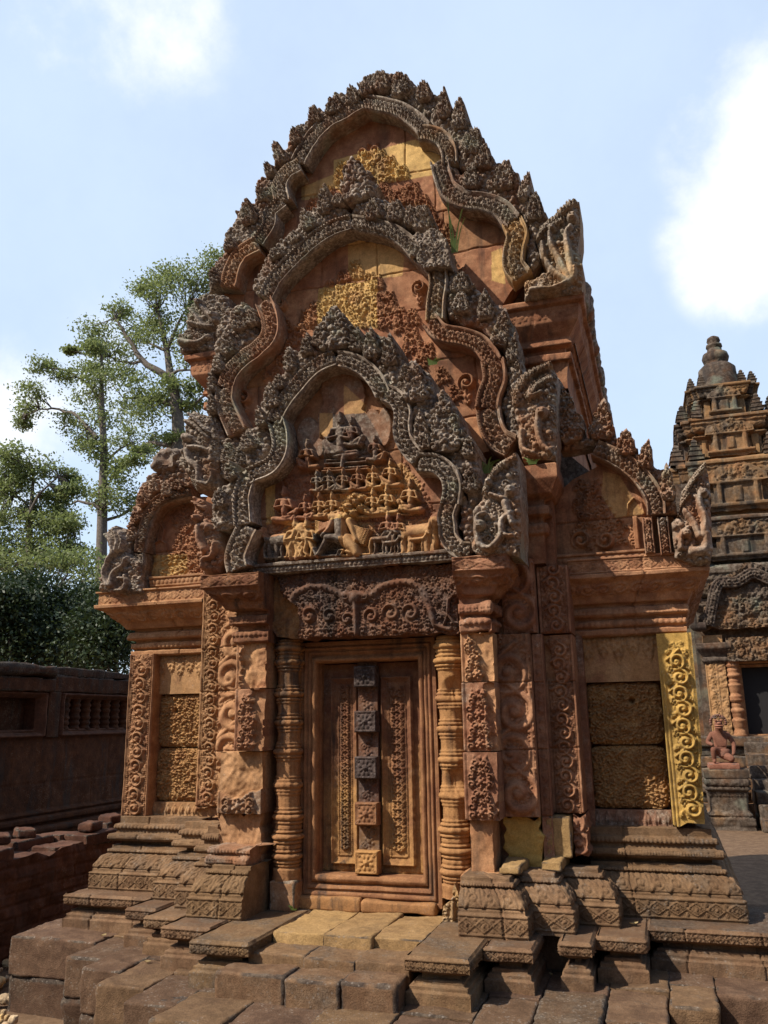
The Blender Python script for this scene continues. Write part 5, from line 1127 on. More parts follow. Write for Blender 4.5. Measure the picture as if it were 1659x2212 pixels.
# worn landing in front of the door
for k, (x0, x1, y0, y1, z1, o) in enumerate(((-.33, -.10, -.445, .0, .777, .75), (-.095, .115, -.46, .0, .779, .55), (.12, .33, -.44, .0, .7765, .5), (-.36, -.11, -.62, -.40, .735, .15), (-.105, .105, -.63, -.40, .732, .1), (.11, .325, -.62, -.38, .733, .1),
                                             (-.42, -.13, -.775, -.55, .702, .0), (-.125, .10, -.79, -.55, .698, .05), (.105, .32, -.78, -.55, .700, .0))):
    block('landing_stone', MT['base'], plinth, x0-.004, x1+.003, y0, y1, .58, z1, r=.008 if k < 6 else .015, amp=.005, res=.016, seed=k+3, T=(o*.6, .1-.4*o, .5+.1*o))
terrace = thing('stone_terrace', 'low terrace of big dark paving slabs with stepped edges', 'terrace')
def strip(x0, x1, yf, yb, seed, ox=0):
    g = np.random.default_rng(seed); y = yf; k = 0
    while y < yb-.05:
        d = g.uniform(.28, .42); y2 = min(yb, y+d)
        if yb-y2 < .12: y2 = yb
        block('paving_slab', MT['slab'], terrace, x0+.001, x1-.001, y+.001, y2-.001, .42, .605+g.normal()*.004, r=.013 if k == 0 else .005, amp=.0050, res=.014, seed=seed+k, T=(.12*g.random()**2, .25*g.normal()*.5, g.uniform(.3, .7)))
        y = y2; k += 1
    block('footing_stone', MT['slab'], terrace, x0-.01, x1+.01, yf+.01, yb, .16, .425, r=.03, amp=.009, res=.03, seed=seed+50, T=(0, .25, .35))
for k, a in enumerate(((-1.935, -1.42, -.175, 1.4), (-1.42, -1.205, -.40, .2), (-1.205, -1.0, -.565, .1), (-1.0, -.765, -.735, .0), (-.765, -.535, -.89, -.1), (-.535, -.25, -1.06, -.3), (-.25, .05, -1.3, -.5), (.05, .33, -1.3, -.5), (.33, .60, -1.06, -.3), (.60, .80, -.89, -.1), (.80, 1.04, -.75, .0), (1.04, 1.265, -.60, .1), (1.265, 1.44, -.43, .15), (1.44, 1.80, -.225, .3), (1.80, 2.05, -.05, 1.5))): strip(*a, 100+k*7)

jm = mk('joint_earth', *join([box_geo(-1.9, 1.95, -.12, 1.3, .3, .592), box_geo(-1.17, 1.24, -.52, -.1, .3, .592), box_geo(-.74, .78, -.86, -.5, .3, .592), box_geo(-.5, .5, -1.03, -.84, .3, .592), box_geo(-.40, .31, -.74, .0, .58, .69)])[:2], MT['base'], terrace, (0, .4, .35), smooth=False)
# ================================================================== GROUND
GZ = .28
nx = 160; g1 = np.sign(np.linspace(-1, 1, nx))*np.abs(np.linspace(-1, 1, nx))**3*400
X, Y = np.meshgrid(g1-1, g1+4); Vg = np.stack([X.ravel(), Y.ravel(), np.full(X.size, GZ)], 1); near = np.exp(-((Vg[:, 0]+1)**2+(Vg[:, 1]-4)**2)/900); Vg[:, 2] += .02*n3(Vg*[1, 1, 0], 1.5)*near-.02
I = np.arange(nx*nx).reshape(nx, nx)
MT['earth'] = stone('earth', (.115, .068, .038), (.17, .105, .06), pat=.1, pd=(.06, .042, .03), plt=(.2, .15, .10), bump=.5)
o = mk('ground', Vg, np.stack([I[:-1, :-1], I[:-1, 1:], I[1:, 1:], I[1:, :-1]], -1).reshape(-1, 4), MT['earth'], None); tag(o, 'bare brown earth around the shrine', 'ground', kind='structure')
peb = []
g = np.random.default_rng(4)
for k in range(420):
    x, y = g.uniform(-2.5, -1.0), g.uniform(-1.3, .6)
    if x > -1.93 and y > -.18-.9*(x+1.93): continue
    s = abs(g.normal(.0, .022))+.012
    V, Q, T = block_geo(x, x+s*g.uniform(1, 1.7), y, y+s*1.2, GZ-.01, GZ+s*.8, r=s*.45, res=.05, amp=s*.12, seed=k, f=60, T=(.7*g.random(), -.6+.6*g.random(), g.uniform(.2, .95))); peb.append((V, Q, T))
jj = join(peb); o = mk('pebbles', jj[0], jj[1], MT['pebble'], None, jj[2]); tag(o, 'scattered pale pebbles and rubble on the earth beside the terrace', 'pebbles', kind='stuff')

# ================================================================== LOW BRICK WALL (left, near)
XW = -2.5
lw = thing('low_brick_wall', 'low dark red brick wall with a ruined uneven top', 'wall')
fx = lambda X: (np.array([X, 0, 0.]), np.array([0, 1., 0]), np.array([0, 0, 1.]), np.array([1., 0, 0]))
gg = np.random.default_rng(8)
top = [(y, .86+.02*gg.normal()) for y in np.arange(3.2, -1.7, -.11)]
r = Rel(np.array([(-1.7, .1), (3.2, .1)]+top), .010, fr=fx(XW))
rows = list(np.arange(.16, .9, .072)); r.joints(rows, [list(np.arange(-1.7+(k % 2)*.1+.03*gg.random(), 3.2, .21)) for k in range(len(rows)+1)], .014, .007, True, 4)
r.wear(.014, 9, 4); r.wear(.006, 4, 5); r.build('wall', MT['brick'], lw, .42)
k = 0
for dx in (.0, .19):
    yy = -1.6
    while yy < 3.0:
        L = gg.uniform(.18, .42); z1 = .905+.02*gg.normal()-(.03 if gg.random() < .3 else 0)
        if gg.random() > .1: block('coping_brick', MT['brick'], lw, XW-.185-dx, XW-dx-.005+.012*gg.normal(), yy+.004, yy+L-.004, .83, z1, r=.012, amp=.007, res=.03, seed=k, T=(0, .25*gg.random(), gg.uniform(.35, .8))); k += 1
        yy += L
for k, (yy, dx) in enumerate(((.62, .26), (.93, .33), (1.32, .1), (1.75, .24))):
    V, Q, T = block_geo(-.06, .06, -.085, .085, 0, .06, r=.018, amp=.008, seed=k+30, res=.02); a = gg.uniform(0, 3)
    V = np.stack([V[:, 0]*cos(a)-V[:, 1]*sin(a)+XW-dx, V[:, 0]*sin(a)+V[:, 1]*cos(a)+yy, V[:, 2]+.915], 1)
    o = mk('loose_brick', V, Q, MT['brick'], None, T); tag(o, 'broken brick lying loose on top of the low brick wall', 'brick', 'loose bricks on the low wall')

# ================================================================== GALLERY WALL (left, far)
XG = -5.0
gw = thing('gallery_wall', 'tall dark gallery wall with blind baluster windows under a stone coping', 'wall')
wins = [(-.2, 1.35), (1.60, 3.62), (3.86, 5.8), (6.0, 7.9)]
r = Rel(rectp(-.6, 9, .2, 2.0), .016, fr=fx(XG)); r.holes = [rectp(a+.05, b-.05, 1.585, 1.93) for a, b in wins]
r.joints([.62, 1.05, 1.50], [list(np.arange(-.6+.3*k, 9, .8)) for k in range(4)], .012, .012, True, 3); r.wear(.012, 9, 2)
for z0, z1, h in ((.2, .56, .10), (.56, .62, .14), (.66, .72, .08), (.74, .77, .05)): r.rect(-.6, 9, z0, z1, h)
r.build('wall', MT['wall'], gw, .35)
for k, (a, b) in enumerate(wins):
    f = Rel(rectp(a, b, 1.52, 1.99), .012, fr=fx(XG+.01)); f.holes = [rectp(a+.10, b-.10, 1.60, 1.925)]
    X = f.u[None]+0*f.B; Y = f.v[:, None]+0*f.B; d = np.minimum(np.minimum(X-a, b-X)/.10, np.minimum(Y-1.52, 1.99-Y)/.07); f.B += np.interp(d, [0, .1, .3, 1], [.0, .05, .05, -.04]); f.wear(.006, 8, k)
    wf = f.build('window_frame', MT['brick'], gw, .2)
    bk = mk('window_back', *box_geo(XG-.30, XG-.16, a+.06, b-.06, 1.56, 1.96)[:2], MT['wall'], wf, (0, .2, .2), smooth=False)
    y = a+.19
    while y < b-.12:
        zz = np.linspace(1.57, 1.95, 40); rr = .062+.014*np.maximum.reduce([np.clip(1-np.abs(zz-c)/.022, 0, 1)**.5 for c in (1.60, 1.66, 1.72, 1.80, 1.86, 1.92)])
        if not (k == 1 and y > 2.95): mk('baluster', *lathe_geo(np.c_[rr, zz], (XG-.09, y, 0), 14)[:2], MT['wall'], gw, (.0, .0, .5))
        y += .185
for k, (y0, y1, z0, z1, dx) in enumerate(((-.6, 1.4, 1.99, 2.20, .06), (1.41, 3.68, 1.99, 2.13, .10), (3.70, 5.6, 1.99, 2.17, .05), (5.61, 9, 1.99, 2.17, .05), (-.6, 3.66, 2.135, 2.27, .16), (3.69, 4.6, 2.172, 2.262, .02), (4.61, 5.6, 2.172, 2.258, .02), (5.62, 9, 2.172, 2.26, .02))):
    V, Q, T = block_geo(XG-.4, XG+dx, y0, y1, z0, z1, r=.02 if k != 4 else .06, res=.06, amp=.012, seed=k+9, f=8, T=(0, .3 if k > 3 else .1, .4)); mk('coping_stone', V, Q, MT['wall'], gw, T)
V, Q, T = block_geo(XG-.05, XG+.045, 3.64, 3.84, 1.51, 2.0, r=.015, res=.04, amp=.006, seed=3, T=(0, .2, .3)); mk('window_pier', V, Q, MT['wall'], gw, T)

# ================================================================== CENTRAL TOWER (right, far)
TW_ = thing('temple_tower', 'tall stepped sandstone tower with green lichen rising behind the right wing', 'tower')
AX, AY = 2.72, 10.4
KX = lambda px, py, y: pl('K', [(px, py)], y)[0]
MTW = MT['tower']
def redent(hw, yc, st=.16):
    s = hw*st
    f = [(-hw, hw), (-hw, -hw+2*s), (-hw+s, -hw+2*s), (-hw+s, -hw+s), (-hw+2*s, -hw+s), (-hw+2*s, -hw), (hw-2*s, -hw), (hw-2*s, -hw+s), (hw-s, -hw+s), (hw-s, -hw+2*s), (hw, -hw+2*s), (hw, hw)]
    return [(AX+a, yc+b) for a, b in f]
zK = lambda py: KX(405, py, AY-.7)[1]
tiers = [(1.22, 1.10, 1500, 1085), (1.08, .98, 1085, 870), (.96, .87, 870, 610), (.78, .68, 610, 405), (.55, .47, 405, 245)]
for k, (hw, hb, py0, py1) in enumerate(tiers):
    z0, z1 = zK(py0), zK(py1); H_ = z1-z0; e = hw-hb
    prof = [(.02, z0-.05), (.02, z0+.05*H_), (0, z0+.08*H_), (0, z0+.50*H_), (e*.25, z0+.52*H_), (e*.3+.05, z0+.58*H_, 'petal'), (e*.1, z0+.60*H_), (e*.1-.03, z0+.66*H_), (e*.5, z0+.68*H_, 'fol'), (e*.85, z0+.82*H_), (e, z0+.84*H_, 'diamond'), (e, z0+.90*H_), (e+.03, z0+.91*H_), (e+.03, z0+.97*H_), (e*.8, z1), (-hb*.55, z1+.012)]
    moulding('tower_tier', redent(hb, AY), prof, MTW, TW_, .022, .03, (.15 if k % 2 else .3, .15-.05*k, .5), .5, 40+k, .007)
    nfr = AY-hb
    # little antefix towers on the ledge corners
    for sx in (-1, 1):
        for m, f in ((.93, 0.), (.62, -.3)):
            cx = AX+sx*hw*m*.92; cy = AY-hw*(.70 if f == 0 else .92); s = hw*.13
            zz = np.array([0, .16, .17, .2, .21, .40, .41, .44, .45, .62, .63, .66, .67, .82, .83, .95, 1.]); rr = s*np.array([1.25, 1.25, 1.45, 1.45, 1.05, 1.05, 1.2, 1.2, .8, .8, .95, .95, .55, .5, .6, .3, .02])
            V, Q, T = lathe_geo(np.c_[rr, z1+zz*s*3.0], (cx, cy, 0), 4); V[:, :2] = (V[:, :2]-[cx, cy])@np.array([[.7071, .7071], [-.7071, .7071]])+[cx, cy]; V += .012*n3(V, 9)[:, None]
            mk('antefix', V, Q, MTW, TW_, (.2, .15, .5), smooth=False)
    # false-door niche with its arched pediment
    pw = hw*.36; yy = nfr-.10
    P = [(AX-pw*1.25, z0+.10*H_), (AX-pw*1.25, z0+.22*H_), (AX-pw, z0+.24*H_), (AX-pw, z0+.56*H_), (AX-pw*1.3, z0+.58*H_), (AX-pw*1.25, z0+.70*H_), (AX-pw*.7, z0+.84*H_), (AX, z0+.96*H_), (AX+pw*.7, z0+.84*H_), (AX+pw*1.25, z0+.70*H_), (AX+pw*1.3, z0+.58*H_), (AX+pw, z0+.56*H_), (AX+pw, z0+.24*H_), (AX+pw*1.25, z0+.22*H_), (AX+pw*1.25, z0+.10*H_)]
    if k:
        r = Rel(rough(P, .012, .08, k), .016, y=yy)
        r.foliage(.07, .05, np.array([(AX-pw*1.2, z0+.6*H_), (AX+pw*1.2, z0+.6*H_), (AX, z0+.95*H_)]), pi/2, 1.1, k); r.rect(AX-pw*1.3, AX+pw*1.3, z0+.555*H_, z0+.60*H_, .05); r.rect(AX-pw*1.3, AX+pw*1.3, z0+.17*H_, z0+.23*H_, .05)
        for sx in (-1, 1): r.rect(AX+sx*pw*.78-.035, AX+sx*pw*.78+.035, z0+.2*H_, z0+.58*H_, .045)
        r.rect(AX-.05, AX+.05, z0+.24*H_, z0+.50*H_, .03); r.wear(.010, 8, k); r.tone(.25, .0, .45); r.build('niche', MTW, TW_, .25)
        for sx in (-1, 1):
            for o in (.55, .80):
                V, Q, T = block_geo(AX+sx*hb*o-.05, AX+sx*hb*o+.05, nfr-.03+.16*hb*(o > .6), nfr+.3, z0+.12*H_, z0+.56*H_, r=.01, res=.05, amp=.008, seed=k); mk('tower_pilaster', V, Q, MTW, TW_, (.3, -.1, .55))
zt = zK(245)
fin = [(.40, 0), (.42, .06), (.36, .09), (.30, .12), (.30, .20), (.34, .24), (.26, .30)]
fp2 = [(KX(405, 0, AY)[0]-KX(px, 0, AY)[0], KX(405, py, AY)[1]-zt) for px, py in ((320, 232), (322, 200), (342, 182), (362, 176), (350, 165), (344, 148), (350, 130), (372, 118), (372, 108), (385, 104), (368, 98), (370, 88), (384, 82), (374, 72), (378, 58), (392, 50), (404, 48))]
mk('finial', *lathe_geo(np.array([(abs(a), b) for a, b in fin[:2]+fp2]), (AX, AY, zt), 24)[:2], MTW, TW_, (.1, .2, .45))
# porch with the open doorway
YP = 9.25
b1 = KX(455, 1380, YP); b2 = KX(455, 1840, YP)
zl0, zl1 = KX(520, 1490, YP)[1], KX(520, 1385, YP)[1]
dx0 = KX(525, 1600, YP)[0]; dz0, dz1 = KX(525, 1812, YP)[1], KX(525, 1515, YP)[1]; dx1 = 2*AX-dx0+.06; cxd = (dx0+dx1)/2
mk('doorway', *box_geo(dx0-.02, dx1+.02, YP+.12, YP+.9, dz0, dz1)[:2], MT['dark'], TW_, smooth=False)  # solid black box: the shade inside the opening painted as colour
r = Rel(rectp(dx0-.12, dx1+.12, dz0-.12, dz1+.12), .012, y=YP+.02); r.holes = [rectp(dx0, dx1, dz0, dz1)]
X = r.u[None]+0*r.B; Y = r.v[:, None]+0*r.B; d = np.minimum(np.minimum(X-r.b[0], r.b[1]-X), np.minimum(Y-r.b[2], r.b[3]-Y))/.12; r.B += np.interp(d, [0, .3, .35, .6, .65, 1], [.05, .05, .03, .03, .0, -.03]); r.tone(.2, -.3, .45); r.build('door_frame', MT['red'], TW_, .15)
for sx in (-1, 1):
    cxx = cxd+sx*(cxd-KX(483, 1600, YP)[0])
    zz = np.linspace(dz0-.1, zl0, 60); rr = .075+.02*(np.sin(zz*38) > .2)+.012*(np.sin(zz*90) > 0)
    mk('colonette', *lathe_geo(np.c_[rr, zz], (cxx, YP-.04, 0), 16)[:2], MT['red'], TW_, (.1, -.1, .5))
    pa, pb = KX(365, 1600, YP)[0], KX(452, 1600, YP)[0]
    u0, u1 = (pa, pb) if sx < 0 else (2*cxd-pb, 2*cxd-pa)
    r = Rel(rectp(u0, u1, dz0-.1, zl1+.05), .013, y=YP-.10); m_ = (u0+u1)/2; r.vine(u0, m_+.02, dz0, zl0, .03, True); r.foliage(.07, .02, rectp(m_+.03, u1, dz0, zl0)); r.wear(.01, 9, 2); r.tone(.35, -.1, .6); r.build('pilaster', MT['carved'], TW_, .4)
    moulding('capital', [(u0, YP+.3), (u0, YP-.10), (u1, YP-.10), (u1, YP+.3)], [(0, zl0-.02), (.04, zl0+.02), (.04, zl0+.06), (.02, zl0+.07), (.06, zl0+.14), (.10, zl0+.20), (.10, zl0+.27), (-.1, zl0+.275)], MTW, TW_, .02, .015, (0, .1, .5), 0, 3, .01)
r = Rel(rectp(KX(452, 1480, YP)[0], 2*cxd-KX(452, 1480, YP)[0], zl0, zl1), .012, y=YP-.14); r.foliage(.07, .05, None, pi/2, 1.0, 4); r.wear(.01, 9, 1); r.tone(.25, .1, .55); r.build('lintel', MTW, TW_, .4)
xl = KX(335, 1340, YP)[0]; xr = 2*cxd-xl; za, zb, zc = KX(400, 1350, YP)[1], KX(400, 1150, YP)[1], KX(640, 1085, YP)[1]
P = [(xl, za), (xl-.02, za+.3*(zb-za)), (xl+.12, za+.6*(zb-za)), (xl+.16, zb), (xl+.45, zc-.05), (cxd, zc+.12), (xr-.45, zc-.05), (xr-.16, zb), (xr-.12, za+.6*(zb-za)), (xr+.02, za+.3*(zb-za)), (xr, za)]
r = Rel(rough(P, .012, .08, 3), .014, y=YP-.12); r.foliage(.085, .055, None, lambda u, v: atan2(v-za, u-cxd), 1.0, 6); r.wear(.02, 10, 3); r.tone(.15, .05, .5); pd_ = r.build('pediment', MTW, TW_, .45)
arch_band('arch_band', [(xl+.10, za+.05), (xl+.18, za+.5*(zb-za)), (xl+.30, zb-.02), (xl+.55, zc-.17), (cxd, zc-.06), (xr-.55, zc-.17), (xr-.30, zb-.02), (xr-.18, za+.5*(zb-za)), (xr-.10, za+.05)], .16, YP-.2, MTW, pd_, .05, .12, .014, (.0, .25, .5), 5, False)
for sx in (-1, 1): mk('naga', *tube_geo(spline(np.array([(cxd+sx*(cxd-xl-.05), YP-.22, za+.03, .07), (cxd+sx*(cxd-xl+.10), YP-.25, za+.05, .07), (cxd+sx*(cxd-xl+.13), YP-.25, za+.22, .06), (cxd+sx*(cxd-xl+.05), YP-.25, za+.36, .09)]), .03)[0], 10)[:2], MTW, pd_, (.0, .3, .6))
# outer wall with a standing carved figure in a niche
r = Rel(rectp(KX(200, 1600, 9.7)[0], KX(372, 1600, 9.7)[0], 1.2, 2.7), .014, y=9.62); r.vine(KX(300, 1600, 9.62)[0]-.28, KX(300, 1600, 9.62)[0]-.06, 1.3, 2.5, .03)
cxn = KX(328, 1600, 9.62)[0]; zn = KX(328, 1662, 9.62)[1]; hn = KX(328, 1497, 9.62)[1]-zn
for p0, p1, a, b in (((0, .95), (0, .88), .05, .05), ((0, .84), (0, .60), .075, .05), ((0, .60), (0, .5), .06, .085), ((-.02, .5), (-.03, .05), .07, .05), ((.03, .5), (.04, .05), .07, .05), ((-.08, .80), (-.11, .5), .028, .022), ((.08, .80), (.12, .5), .028, .022), ((0, .97), (0, 1.04), .045, .015)): r.cap((cxn+p0[0]*hn, zn+p0[1]*hn), (cxn+p1[0]*hn, zn+p1[1]*hn), a*hn, b*hn, .08)
for sx in (-1, 1): r.rect(cxn+sx*.20*hn-.02, cxn+sx*.20*hn+.02, zn, zn+1.0*hn, .04)
r.curl(cxn, zn+1.22*hn, .2*hn, .05); r.rect(cxn-.2*hn, cxn+.2*hn, zn-.10, zn-.02, .07); r.wear(.01, 9, 4); r.tone(.3, -.05, .55); r.build('carved_niche', MT['carved'], TW_, .3)
mk('tower_core', *join([box_geo(AX-1.05, AX+1.05, AY-1.0, AY+1, .2, zK(1085)), box_geo(AX-.9, AX+.9, AY-.85, AY+.85, 3, zK(700)), box_geo(AX-.5, AX+.5, AY-.5, AY+.5, 5, zK(430)), box_geo(AX-.85, dx0-.06, YP+.02, AY, 1, zl1+.6), box_geo(dx1+.06, AX+.95, YP+.02, AY, 1, zl1+.6), box_geo(dx0-.1, dx1+.1, YP+.05, AY, dz1+.05, zl1+.6)])[:2], MTW, TW_, (.1, .1, .4), smooth=False)
# platform, flight of steps
plat = thing('tower_platform', 'moulded stone platform carrying the far tower', 'platform')
for k, (dz, o) in enumerate(((.28, .30), (.50, .18), (.62, .26), (.80, .16), (.92, .24), (1.08, .12), (1.20, .18))):
    z1_ = [.50, .62, .80, .92, 1.08, 1.20, dz0-.02][k]
    V, Q, T = block_geo(.9-o, 5.2, 9.1-o-.3*(k < 4), 12.5, dz, z1_, r=.03, res=.09, amp=.014, seed=k+60, f=6, T=(.1, .2*(k % 2), .45)); mk('platform_course', V, Q, MTW, plat, T)
st = thing('stone_stairs', 'short flight of worn stone steps leading to the tower doorway', 'stairs')
sx0 = KX(565, 2000, 8.2)[0]
for k in range(7):
    z1_ = .40+(dz0-.10-.40)*(k/6); V, Q, T = block_geo(sx0, 3.5, 7.55+k*.22, 9.2, z1_-.16, z1_, r=.02, res=.06, amp=.010, seed=k+80, f=7, T=(.2, .1, .55)); mk('step', V, Q, MTW, st, T)
# guardian and its pedestal
YS = 8.0
pc = pl('N', [(595, 940)], YS)[0]; zb_ = pl('N', [(595, 955)], YS)[0][1]; hw = pxw('N', (595, 1100), 165, YS)
ped_ = thing('guardian_pedestal', 'moulded stone pedestal with pale green lichen beside the steps', 'pedestal')
pz = lambda py: pl('N', [(595, py)], YS-hw)[0][1]
moulding('pedestal', [(pc[0]-hw, YS+hw), (pc[0]-hw, YS-hw), (pc[0]+hw, YS-hw), (pc[0]+hw, YS+hw)], [(.06, .25), (.06, pz(1500)), (.03, pz(1420)), (.04, pz(1400)), (.04, pz(1360), 'bead'), (.0, pz(1345)), (.02, pz(1330), 'bead'), (.0, pz(1310)), (-.02, pz(1290)), (-.02, pz(1180), 'down'), (-.01, pz(1140)), (.02, pz(1120), 'bead'), (.0, pz(1100)), (.02, pz(1080), 'petal'), (.02, pz(1045)), (0, pz(1035)), (.02, pz(1030)), (.02, pz(965)), (-.02, zb_-.002), (-hw+.02, zb_)], MTW, ped_, .014, .015, (.25, .1, .45), 0, 3, .012)
V, Q, T = block_geo(pc[0]-hw+.01, pc[0]+hw-.01, YS-hw+.01, YS+hw, zb_-.12, zb_-.004, r=.02, res=.03, amp=.01, seed=2, T=(0, .9, .8)); mk('pedestal_top', V, Q, MTW, ped_, T)
gd = thing('guardian_statue', 'reddish kneeling guardian statue with an animal head on its pedestal', 'statue')
V, Q, T = block_geo(pc[0]-hw*.78, pc[0]+hw*.72, YS-.2, YS+.16, zb_+.003, zb_+.07, r=.012, res=.03, amp=.005, seed=5); mk('statue_base', V, Q, MT['statue'], gd, T)
def statue():
    O = np.array([pc[0]-.01, YS+.03, zb_+.07]); h = pl('N', [(560, 505)], YS)[0][1]-O[2]; s = h/.72
    J = dict(pel=(0, .02, .13, .095), bel=(0, .0, .23, .092), che=(0, .0, .36, .105), nek=(0, -.01, .46, .06), hed=(0, -.03, .555, .125), hd2=(0, -.02, .635, .105), mz=(0, -.115, .535, .075),
             sl=(-.115, 0, .41, .055), el=(-.185, -.04, .29, .042), hl=(-.13, -.15, .27, .032), fl=(-.115, -.175, .255, .022), sr=(.115, 0, .41, .055), er=(.185, -.02, .27, .042), hr=(.16, -.12, .14, .032), fr=(.14, -.16, .12, .022),
             kl=(-.12, -.17, .22, .055), al=(-.115, -.13, .045, .038), tl=(-.115, -.20, .02, .026), kr=(.135, -.19, .06, .058), ar=(.12, .0, .035, .036), tr=(.11, .07, .03, .024))
    E = [('pel', 'bel'), ('bel', 'che'), ('che', 'nek'), ('nek', 'hed'), ('hed', 'hd2'), ('hed', 'mz'), ('che', 'sl'), ('sl', 'el'), ('el', 'hl'), ('hl', 'fl'), ('che', 'sr'), ('sr', 'er'), ('er', 'hr'), ('hr', 'fr'), ('pel', 'kl'), ('kl', 'al'), ('al', 'tl'), ('pel', 'kr'), ('kr', 'ar'), ('ar', 'tr')]
    n = list(J); me = bpy.data.meshes.new('body'); me.from_pydata([tuple(O+np.array(J[k][:3])*s) for k in n], [(n.index(a), n.index(b)) for a, b in E], [])
    o = link('body', me, MT['statue'], gd); m = o.modifiers.new('skin', 'SKIN'); m.use_smooth_shade = True
    for i, k in enumerate(n): me.skin_vertices[0].data[i].radius = (J[k][3]*s*.82,)*2; me.skin_vertices[0].data[i].use_root = (k == 'pel')
    o.modifiers.new('sub', 'SUBSURF').render_levels = 2; o.modifiers['sub'].levels = 2
    parts = []
    def ball(c, r, sc=(1, 1, 1), T=(0, -.1, .5)):
        a = np.linspace(-pi/2, pi/2, 11); V, Q, _ = lathe_geo(np.c_[np.cos(a)*r, np.sin(a)*r], (0, 0, 0), 14); parts.append((V*sc+O+np.array(c)*s, Q, T))
    ball((-.04, -.125, .61), .020*s); ball((.04, -.125, .61), .020*s); ball((0, -.175, .57), .024*s, (1.4, 1, .8)); ball((0, -.15, .535), .058*s, (1.15, .9, .28), (0, -.6, .8)); ball((0, -.145, .505), .050*s, (1.1, .9, .35)); ball((-.045, -.12, .65), .03*s, (1.3, .8, .5), (0, .5, .3)); ball((.045, -.12, .65), .03*s, (1.3, .8, .5), (0, .5, .3))
    ball((-.10, 0, .59), .03*s, (.6, .7, 1.2)); ball((.10, 0, .59), .03*s, (.6, .7, 1.2))
    for a in np.linspace(-.3, pi+.3, 13): ball((.108*cos(a), .01, .585+.098*sin(a)), .022*s, (1, 2.4, 1), (0, .4, .3))
    j = join(parts); mk('face', j[0], j[1], MT['statue'], o, j[2])
    sk = lathe_geo(np.array([(.125, .10), (.13, .15), (.115, .20), (.10, .205)])*s, O, 20); mk('waistcloth', *sk[:2], MT['statue'], o, (0, .2, .35))
statue()

# ================================================================== TREES
def tree(name, label, cat, Y, limbs, clumps, mat, leaf=.15, per=45, subs=14, seed=1, group=None, trunk=True, spread=.9):
    t = thing(name, label, cat, group); g = np.random.default_rng(seed); px = (Y+4)/F/1.0*F/1800.*1.0
    m_per_M = abs(pl('M', [(0, 1500), (100, 1500)], Y)[1][0]-pl('M', [(0, 1500)], Y)[0][0])/100
    tp = []; nodes = []
    for pts, r0, r1 in limbs:
        P = pl('M', pts, Y); n = len(P); dy = np.cumsum(g.normal(0, .25, n))*(0 if pts is limbs[0][0] else 1)
        A = np.c_[P[:, 0], Y+dy, P[:, 1], np.linspace(r0, r1, n)]; C_, _ = spline(A, .35); C_[:, :3] += .03*g.normal(size=(len(C_), 3)); tp.append(tube_geo(C_, 8)); nodes += list(C_[:, :3])
    nodes = np.array(nodes) if nodes else None
    Vs = []; Ts = []
    for cx, cy, rx, ry in clumps:
        c = pl('M', [(cx, cy)], Y)[0]; R = np.array([rx*m_per_M, rx*m_per_M*spread, ry*m_per_M])
        cen = np.array([c[0], Y+g.normal()*R[0]*.5, c[1]])
        for _ in range(subs):
            d = g.normal(size=3); d /= np.linalg.norm(d); sc = cen+d*R*g.random()**.4
            if nodes is not None and g.random() < .6:
                k = np.argmin(np.linalg.norm(nodes-sc, axis=1)); a = nodes[k]; mid = (a+sc)/2+g.normal(size=3)*.15
                tp.append(tube_geo(spline(np.array([[*a, .035], [*mid, .02], [*sc, .01]]), .5)[0], 4))
            n = int(per*g.uniform(.5, 1.4)); r = R.min()*.55
            Vs.append(sc+g.normal(size=(n, 3))*[r, r, r*.55]); Ts.append(np.full(n, g.uniform(.1, .9)))
    P = np.concatenate(Vs); tt = np.concatenate(Ts); n = len(P)
    a = g.normal(size=(n, 3)); a /= np.linalg.norm(a, axis=1)[:, None]; b = np.cross(a, g.normal(size=(n, 3))+[0, 0, 1.5]); b /= np.linalg.norm(b, axis=1)[:, None]
    L = leaf*g.uniform(.6, 1.3, n)[:, None]
    V = np.stack([P-a*L*.5, P+b*L*.28, P+a*L*.5, P-b*L*.28], 1).reshape(-1, 3); I = np.arange(4*n).reshape(n, 4)
    T = np.zeros((4*n, 3)); T[:, 2] = np.clip(np.repeat(tt+.2*g.normal(size=n), 4), 0, 1)
    mk('crown', V, I, mat, t, T, smooth=False)
    if tp: j = join(tp); mk('trunk', j[0], j[1], MT['bark'], t)
    return t
tree('tall_tree', 'tall airy tree with a straight trunk left of the shrine, bare stub on its trunk', 'tree', 30, [([(480, 2100), (500, 1640), (500, 1400), (520, 1290), (512, 1100), (497, 900), (490, 800), (500, 680), (495, 600)], .32, .05), ([(520, 1310), (560, 1220), (597, 1140)], .16, .10), ([(500, 1060), (400, 950), (330, 920), (250, 910), (160, 950)], .10, .03), ([(492, 880), (420, 780), (330, 720), (220, 690)], .09, .03), ([(505, 1400), (430, 1370), (350, 1390)], .10, .03), ([(500, 1450), (580, 1400), (640, 1340)], .09, .03), ([(515, 1180), (600, 1080), (700, 1100)], .08, .02)],
     [(220, 700, 62, 30), (320, 735, 70, 36), (150, 900, 55, 40), (250, 860, 75, 36), (110, 970, 30, 30), (330, 960, 75, 45), (430, 830, 65, 60), (520, 770, 55, 55), (480, 950, 80, 55), (400, 1060, 65, 40), (490, 1110, 60, 40), (600, 1050, 75, 36), (700, 1110, 60, 26), (570, 1170, 60, 36), (620, 1260, 55, 45), (560, 1350, 75, 50), (470, 1330, 55, 45), (450, 700, 60, 40), (490, 620, 45, 30), (630, 1370, 45, 60), (700, 1180, 50, 24)], MT['leafA'], .17, 34, 20, 3)
